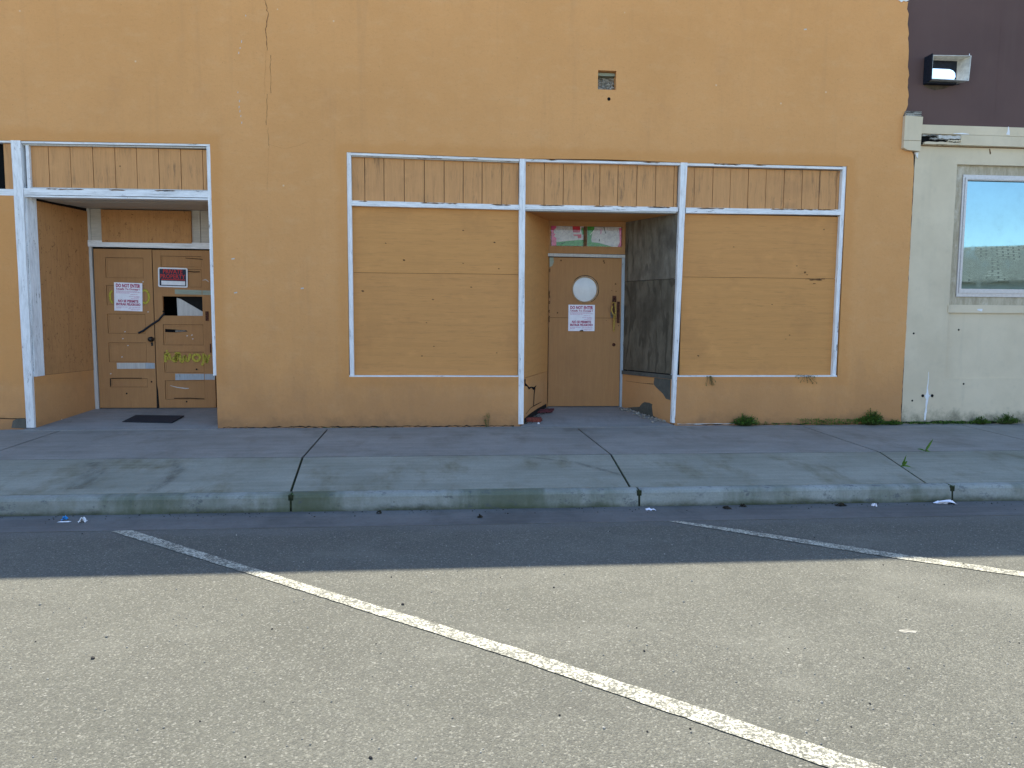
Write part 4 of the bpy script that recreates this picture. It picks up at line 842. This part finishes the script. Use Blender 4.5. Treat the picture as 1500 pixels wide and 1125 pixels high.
# ------------------------------------------------------------------ weeds
def leafq(bm, p, d, l, w, up=Vector((0, 0, 1))):
    d = d.normalized(); s_ = d.cross(up); s_ = s_.normalized() if s_.length > 1e-3 else Vector((1, 0, 0))
    n = s_.cross(d) * l * .12
    a, b, c, e = p, p + d * l * .5 + s_ * w / 2 + n, p + d * l, p + d * l * .5 - s_ * w / 2 + n
    bm.faces.new([bm.verts.new(x) for x in (a, b, c, e)])
def weed(name, label, loc, W, D, H, n, seed, leaf=.028, group=None, cat='weed', lean=0):
    rs = random.Random(seed); r = thing(name, label, cat, loc, group=group); bs, bl, bd = B(), B(), B()
    for i in range(n):
        ang = rs.uniform(0, 6.283); rad = rs.random() ** .6
        tip = Vector((math.cos(ang) * rad * W / 2 + lean * rs.random(), -abs(math.sin(ang)) * rad * D + .01, H * (1 - .75 * rad ** 1.6) * rs.uniform(.6, 1.12)))
        base = Vector((tip.x * .35, min(tip.y * .3, -.01), 0)); mid = (base + tip) / 2 + Vector((0, 0, H * .12))
        tube(bs, [base, mid, tip], .0022, 4, .5)
        for k in range(rs.randint(5, 9)):
            t = rs.uniform(.25, 1.05); p = base.lerp(mid, t * 2) if t < .5 else mid.lerp(tip, t * 2 - 1)
            d = Vector((rs.uniform(-1, 1), rs.uniform(-1, .7), rs.uniform(-.2, 1))); leafq(bl if rs.random() < .6 else bd, p, d, leaf * rs.uniform(.6, 1.4), leaf * rs.uniform(.3, .6))
    fin('stem', bs, 'stem', r); fin('leaves', bl, 'leaf', r, recalc=False); fin('leaves', bd, 'leaf_dark', r, recalc=False); return r
G1 = 'green weeds along the foot of the walls'
weed('weed', 'bushy green weed at the wall foot below the right boarded window', (3.80, -.03, ZB), .40, .17, .15, 110, 1, group=G1)
weed('weed', 'tallest bushy weed at the right end of the orange wall', (5.50, -.03, ZB), .40, .19, .20, 150, 2, group=G1)
weed('weed', 'sprawling low weed spreading right of the tallest bushy weed', (5.80, -.03, ZB), .24, .12, .07, 40, 12, group=G1)
weed('weed', 'small round weed at the foot of the beige wall under its window', (7.02, -.02, ZB), .28, .13, .095, 60, 3, group=G1)
weed('weed', 'spreading leafy weed at the right edge against the beige wall', (7.38, -.02, ZB), .44, .13, .14, 80, 4, .026, group=G1)
weed('thin_weed', 'thin dark dried weed standing against the wall below the left boarded window', (.50, -.02, ZB), .13, .05, .19, 7, 5, .02)
bm = B(); rs = random.Random(9)
for i in range(1500):
    x = rs.choice((rs.uniform(4.55, 5.35), rs.uniform(3.9, 5.9), rs.uniform(6.0, 7.0), rs.uniform(5.55, 5.93))); h_ = (.075 if 4.5 < x < 5.4 else .03) * rs.random()
    leafq(bm, Vector((x, -.015 - abs(rs.gauss(0, .03)), ZB + .005 + h_)), Vector((rs.uniform(-1, 1), rs.uniform(-1, .4), rs.uniform(0, 1))), rs.uniform(.016, .034), rs.uniform(.008, .016))
stuff(fin('ground_weeds', bm, 'leaf', recalc=False))['label'] = 'low green weeds creeping along the wall base'
bm = B()
for i in range(420):
    k = rs.random()
    if k < .55: x = rs.uniform(-2.7, .85) if rs.random() < .5 else rs.uniform(-1.6, -.6); y, z = -.02 - abs(rs.gauss(0, .02)), ZB + .004
    elif k < .8: x, y, z = rs.choice(cj[1:-1]) + rs.gauss(0, .015), -3.10 + rs.gauss(0, .02), ZC - .012
    else: j_ = rs.choice(jx[1:6]); t_ = rs.random(); x = j_[1] + (j_[2] - j_[1]) * t_; y = YF + (YC - YF) * t_; z = ZF + (ZC - ZF) * t_ - .006
    leafq(bm, Vector((x, y, z)), Vector((rs.uniform(-1, 1), rs.uniform(-1, 1), rs.uniform(.1, .8))), rs.uniform(.008, .018), rs.uniform(.005, .009))
stuff(fin('moss_growth', bm, 'leaf_dark', recalc=False))['label'] = 'tiny moss and seedlings growing in the pavement joints'
def sprig(label, loc, leaves, seed):
    r = thing('crack_weed', label, 'weed', loc, group='weeds in the pavement joints'); bl = B(); bs = B()
    tube(bs, [(0, 0, -.01), (0, 0, .02)], .006, 5)
    for d, l, w in leaves:
        d = Vector(d).normalized(); s_ = d.cross(Vector((0, 1, 0))).normalized(); n_ = 5; rows = []
        for i in range(n_ + 1):
            t = i / n_; p = d * l * t + Vector((0, -.02 * t * t, -.25 * l * t * t * (1 if d.z < .8 else .1))); ww = w * math.sin(math.pi * min(.98, t * .9 + .08)) / 2; rows.append((bl.verts.new(p + s_ * ww), bl.verts.new(p - s_ * ww)))
        for a, b in zip(rows, rows[1:]): bl.faces.new((a[0], a[1], b[1], b[0]))
    fin('stem', bs, 'stem', r); fin('leaves', bl, 'leaf', r, recalc=False)
sprig('single upright leaf sprouting from the long sidewalk seam near the beige wall', (5.02, -1.87, ZF), [((.35, -.1, 1), .15, .026), ((.05, 0, 1), .07, .014), ((-1, -.1, .55), .14, .014), ((.5, -.2, .1), .03, .03)], 1)
sprig('small green sprig sprouting from the slanting joint of the lower pavement', (4.40, -2.45, -.078), [((.12, 0, 1), .115, .018), ((-.1, -.1, 1), .07, .03), ((.3, -.1, .8), .06, .03), ((-.9, -.4, .15), .07, .022), ((.8, -.6, .1), .07, .026), ((-.3, -.3, .7), .05, .02)], 2)
for k, (x, lab) in enumerate(((3.32, 'small hanging plant on the sill of the right boarded window, nearer the post'), (4.60, 'small straggly plant on the sill of the right boarded window, nearer the outer frame'))):
    r = thing('sill_plant', lab, 'weed', (x, -.004, .60), group='plants on the window sill'); rs = random.Random(40 + k); bl = B(); bs = B()
    for i in range(16 if k == 0 else 22):
        dx = rs.gauss(.03, .03) if k == 0 else rs.uniform(-.14, .16); p = Vector((dx, -.012, rs.uniform(-.11, .015) if k == 0 else rs.uniform(-.09, .03))); tube(bs, [(dx * .4, 0, .005), p * .6 + Vector((0, -.01, .01)), p], .0015, 4)
        for _ in range(3): leafq(bl, p, Vector((rs.uniform(-1, 1), -.4, rs.uniform(-1, .6))), rs.uniform(.01, .022), .009)
    fin('stem', bs, 'stem', r); fin('leaves', bl, 'leaf_dark', r, recalc=False)

# ------------------------------------------------------------------ litter and stones
def scrap(name, label, cat, loc, w, d, h, mat, seed, group=None):
    rs = random.Random(seed); bm = B(); n = 5; P = []
    for i in range(n + 1): P.append([bm.verts.new(((i / n - .5) * w + rs.uniform(-.1, .1) * w, (j / n - .5) * d + rs.uniform(-.1, .1) * d, max(.002, h * rs.random() * math.sin(math.pi * min(i + .6, n - i + .6) / n)))) for j in range(n + 1)])
    for i in range(n):
        for j in range(n): bm.faces.new((P[i][j], P[i + 1][j], P[i + 1][j + 1], P[i][j + 1]))
    for v in bm.verts: v.co *= .8
    o = fin(name, bm, mat, None, recalc=False); o.location = loc; return tag(o, label, cat, group)
GL = 'litter in the gutter'; zg = -.257
scrap('blue_wrapper', 'bright blue crumpled wrapper in the gutter at the far left', 'litter', (-2.943, -3.286, zg), .055, .05, .055, 'blue_plastic', 1, GL)
scrap('paper_scrap', 'crumpled white paper scrap beside the blue wrapper in the gutter', 'litter', (-2.78, -3.355, zg), .07, .05, .055, 'sign_white', 2, GL)
scrap('paper_scrap', 'flat white scrap under the blue wrapper', 'litter', (-2.92, -3.34, zg), .11, .03, .008, 'sign_white', 12, GL)
scrap('paper_scrap', 'flat white scrap in the gutter below the mossy kerb joint', 'litter', (1.683, -3.261, zg), .09, .06, .016, 'paper', 3, GL)
scrap('paper_scrap', 'small white ball of paper in the gutter on the right', 'litter', (3.63, -3.26, zg), .045, .04, .045, 'paper', 4, GL)
scrap('paper_scrap', 'long shredded white scrap in the gutter by the rightmost kerb joint', 'litter', (4.30, -3.21, zg), .24, .08, .045, 'paper', 5, GL)
for i, (x, y, w, lab) in enumerate(((2.34, -3.26, .09, 'dark leaf heap in the gutter right of the second parking line'), (2.50, -3.20, .06, 'dark leaf and twig scrap against the kerb right of the leaf heap'), (-.549, -3.232, .05, 'lone dark leaf in the gutter below the left boarded window'), (3.354, -3.226, .12, 'wide flat dark litter patch left of the white paper ball'), (.26, -3.406, .05, 'dark twig scrap near the road edge, right of the lone dark leaf'))):
    scrap('leaf_litter', lab, 'litter', (x, y, zg), w, .05, .035, 'leaf_litter', 20 + i, 'dark litter in the gutter')
for i, (x, y, r_, lab) in enumerate(((-1.633, -5.727, .012, 'largest dark stone on the sunlit asphalt at the left'), (-.245, -5.172, .010, 'dark stone on the asphalt just above the long white line'), (-.275, -6.616, .010, 'dark stone at the bottom edge of the asphalt'), (.626, -4.97, .008, 'dark pebble on the asphalt just below the shadow edge, above the long white line'))):
    bm = B(); r_ *= .85; rough_lump(bm, (0, 0, r_ * .4), r_, .75, 60 + i); o = fin('stone', bm, 'stone', None); o.location = (x, y, -.262); tag(o, lab, 'stone', 'dark stones on the asphalt')
bm = B(); prism(bm, [(-.045, .004), (-.03, -.022), (.0, -.012), (.03, -.024), (.048, -.006), (.03, .012), (.005, .022), (-.03, .018)], 0, .002)
for v in bm.verts: v.co = Vector((v.co.x, v.co.z, v.co.y))
o = fin('paint_splash', bm, 'rubble_pale', None); o.location = (2.345, -5.709, -.262); tag(o, 'white paint splash on the sunlit asphalt at the right', 'paint splash')
bm = B(); rs = random.Random(11); bm2 = B()
for i in range(1100):
    y = -3.65 - 3.6 * rs.random() ** .8; x = rs.uniform(-5.2, 7); r_ = rs.uniform(.0022, .0055) * (1.5 if rs.random() < .06 else 1)
    b_ = bm if rs.random() < .88 else bm2
    res = bmesh.ops.create_icosphere(b_, subdivisions=1, radius=r_, matrix=Matrix.Translation((x, y, -.262 + r_ * .3)))
stuff(fin('grit', bm, 'rubble_pale'))['label'] = 'pale grit scattered over the asphalt'
stuff(fin('grit', bm2, 'stone'))['label'] = 'dark grit scattered over the asphalt'
bm = B()
for i in range(260):
    x, y = rs.uniform(-6, 8), -3.16 - abs(rs.gauss(0, .09)); r_ = rs.uniform(.003, .0075); rough_lump(bm, (x, y, zg + r_ * .3), r_, .5, 2000 + i)
stuff(fin('grit', bm, 'leaf_litter'))['label'] = 'dirt and crumbs gathered along the kerb in the gutter'

# ------------------------------------------------------------------ across the street (seen only in the window's reflection)
def far_building(x0, x1, y0, y1, h, ridge, label, loc=(0, 0, 0), rz=0):
    r = thing('far_building', label, 'building', loc, (0, 0, rz)); bm = B(); box(bm, x0, x1, y1, y0, -.2, h); fin('wall', bm, 'far_stucco', r)
    bm = B(); ym = (y0 + y1) / 2; o_ = .5; d_ = (y0 - y1) / 2
    a = [bm.verts.new(p) for p in ((x0 - o_, y0 + o_, h + .01), (x1 + o_, y0 + o_, h + .01), (x1 + o_, y1 - o_, h + .01), (x0 - o_, y1 - o_, h + .01))]; t = [bm.verts.new((x0 + d_, ym, ridge)), bm.verts.new((x1 - d_, ym, ridge))]
    bm.faces.new((a[0], a[1], t[1], t[0])); bm.faces.new((a[2], a[3], t[0], t[1])); bm.faces.new((a[1], a[2], t[1])); bm.faces.new((a[3], a[0], t[0])); bm.faces.new(a[::-1]); fin('roof', bm, 'shingles', r)
far_building(-14, 22, 5, -5, 3.3, 5.5, 'low pale building with shingled hip roof across the street', (29, -31, 0), R(36))
far_building(-30, 7, -22, -32, 3.4, 5.2, 'long pale stucco building across the street behind the viewer')
r = thing('utility_pole', 'wooden utility pole with crossarm across the street', 'utility pole', (25.3, -19.6, -.11)); bm = B(); tube(bm, [(0, 0, 0), (0, 0, 9)], .15, 12, .7); fin('pole', bm, 'pole_wood', r)
bm = B(); box(bm, -1.1, 1.1, -.18, -.08, 5.3, 5.45); fin('crossarm', bm, 'pole_wood', r)

# ------------------------------------------------------------------ camera and light
cd = bpy.data.cameras.new('camera'); cam = bpy.data.objects.new('camera', cd); COL.objects.link(cam); scene.camera = cam
cd.sensor_fit = 'HORIZONTAL'; cd.sensor_width = 36; cd.lens = 1090 / 1500 * 36; cd.clip_end = 3000; cd.clip_start = .05
p, y, rl = R(5.041), R(-5.015), R(-.388)
fw = Vector((-math.sin(y) * math.cos(p), math.cos(y) * math.cos(p), -math.sin(p))); rt = Vector((math.cos(y), math.sin(y), 0)); dn = fw.cross(rt)
r2 = rt * math.cos(rl) + dn * math.sin(rl); d2 = dn * math.cos(rl) - rt * math.sin(rl)
m = Matrix((r2, -d2, -fw)).transposed().to_4x4(); m.translation = (0, -9.2, 1.32); cam.matrix_world = m
EL, AZ = R(50.5), R(6)
ld = Vector((math.sin(AZ) * math.cos(EL), -math.cos(AZ) * math.cos(EL), -math.sin(EL)))
L = bpy.data.lights.new('sun', 'SUN'); so = bpy.data.objects.new('sun', L); COL.objects.link(so); L.energy = 3.6; L.angle = R(.5); L.color = (1, .945, .80)
so.rotation_euler = ld.to_track_quat('-Z', 'Y').to_euler(); so.location = (0, 20, 25)
wd = bpy.data.worlds.new('World'); scene.world = wd; wd.use_nodes = True; nt = wd.node_tree; bg = nt.nodes['Background']
sk = nt.nodes.new('ShaderNodeTexSky'); sk.sky_type = 'NISHITA'; sk.sun_disc = False; sk.sun_elevation = EL; sk.sun_rotation = -AZ; sk.air_density = 1.0; sk.dust_density = .15; sk.ozone_density = 2.2
nt.links.new(sk.outputs[0], bg.inputs[0]); bg.inputs[1].default_value = .135
vs = scene.view_settings; vs.view_transform = 'Standard'; vs.look = 'None'; vs.exposure = 1.5; vs.gamma = 1
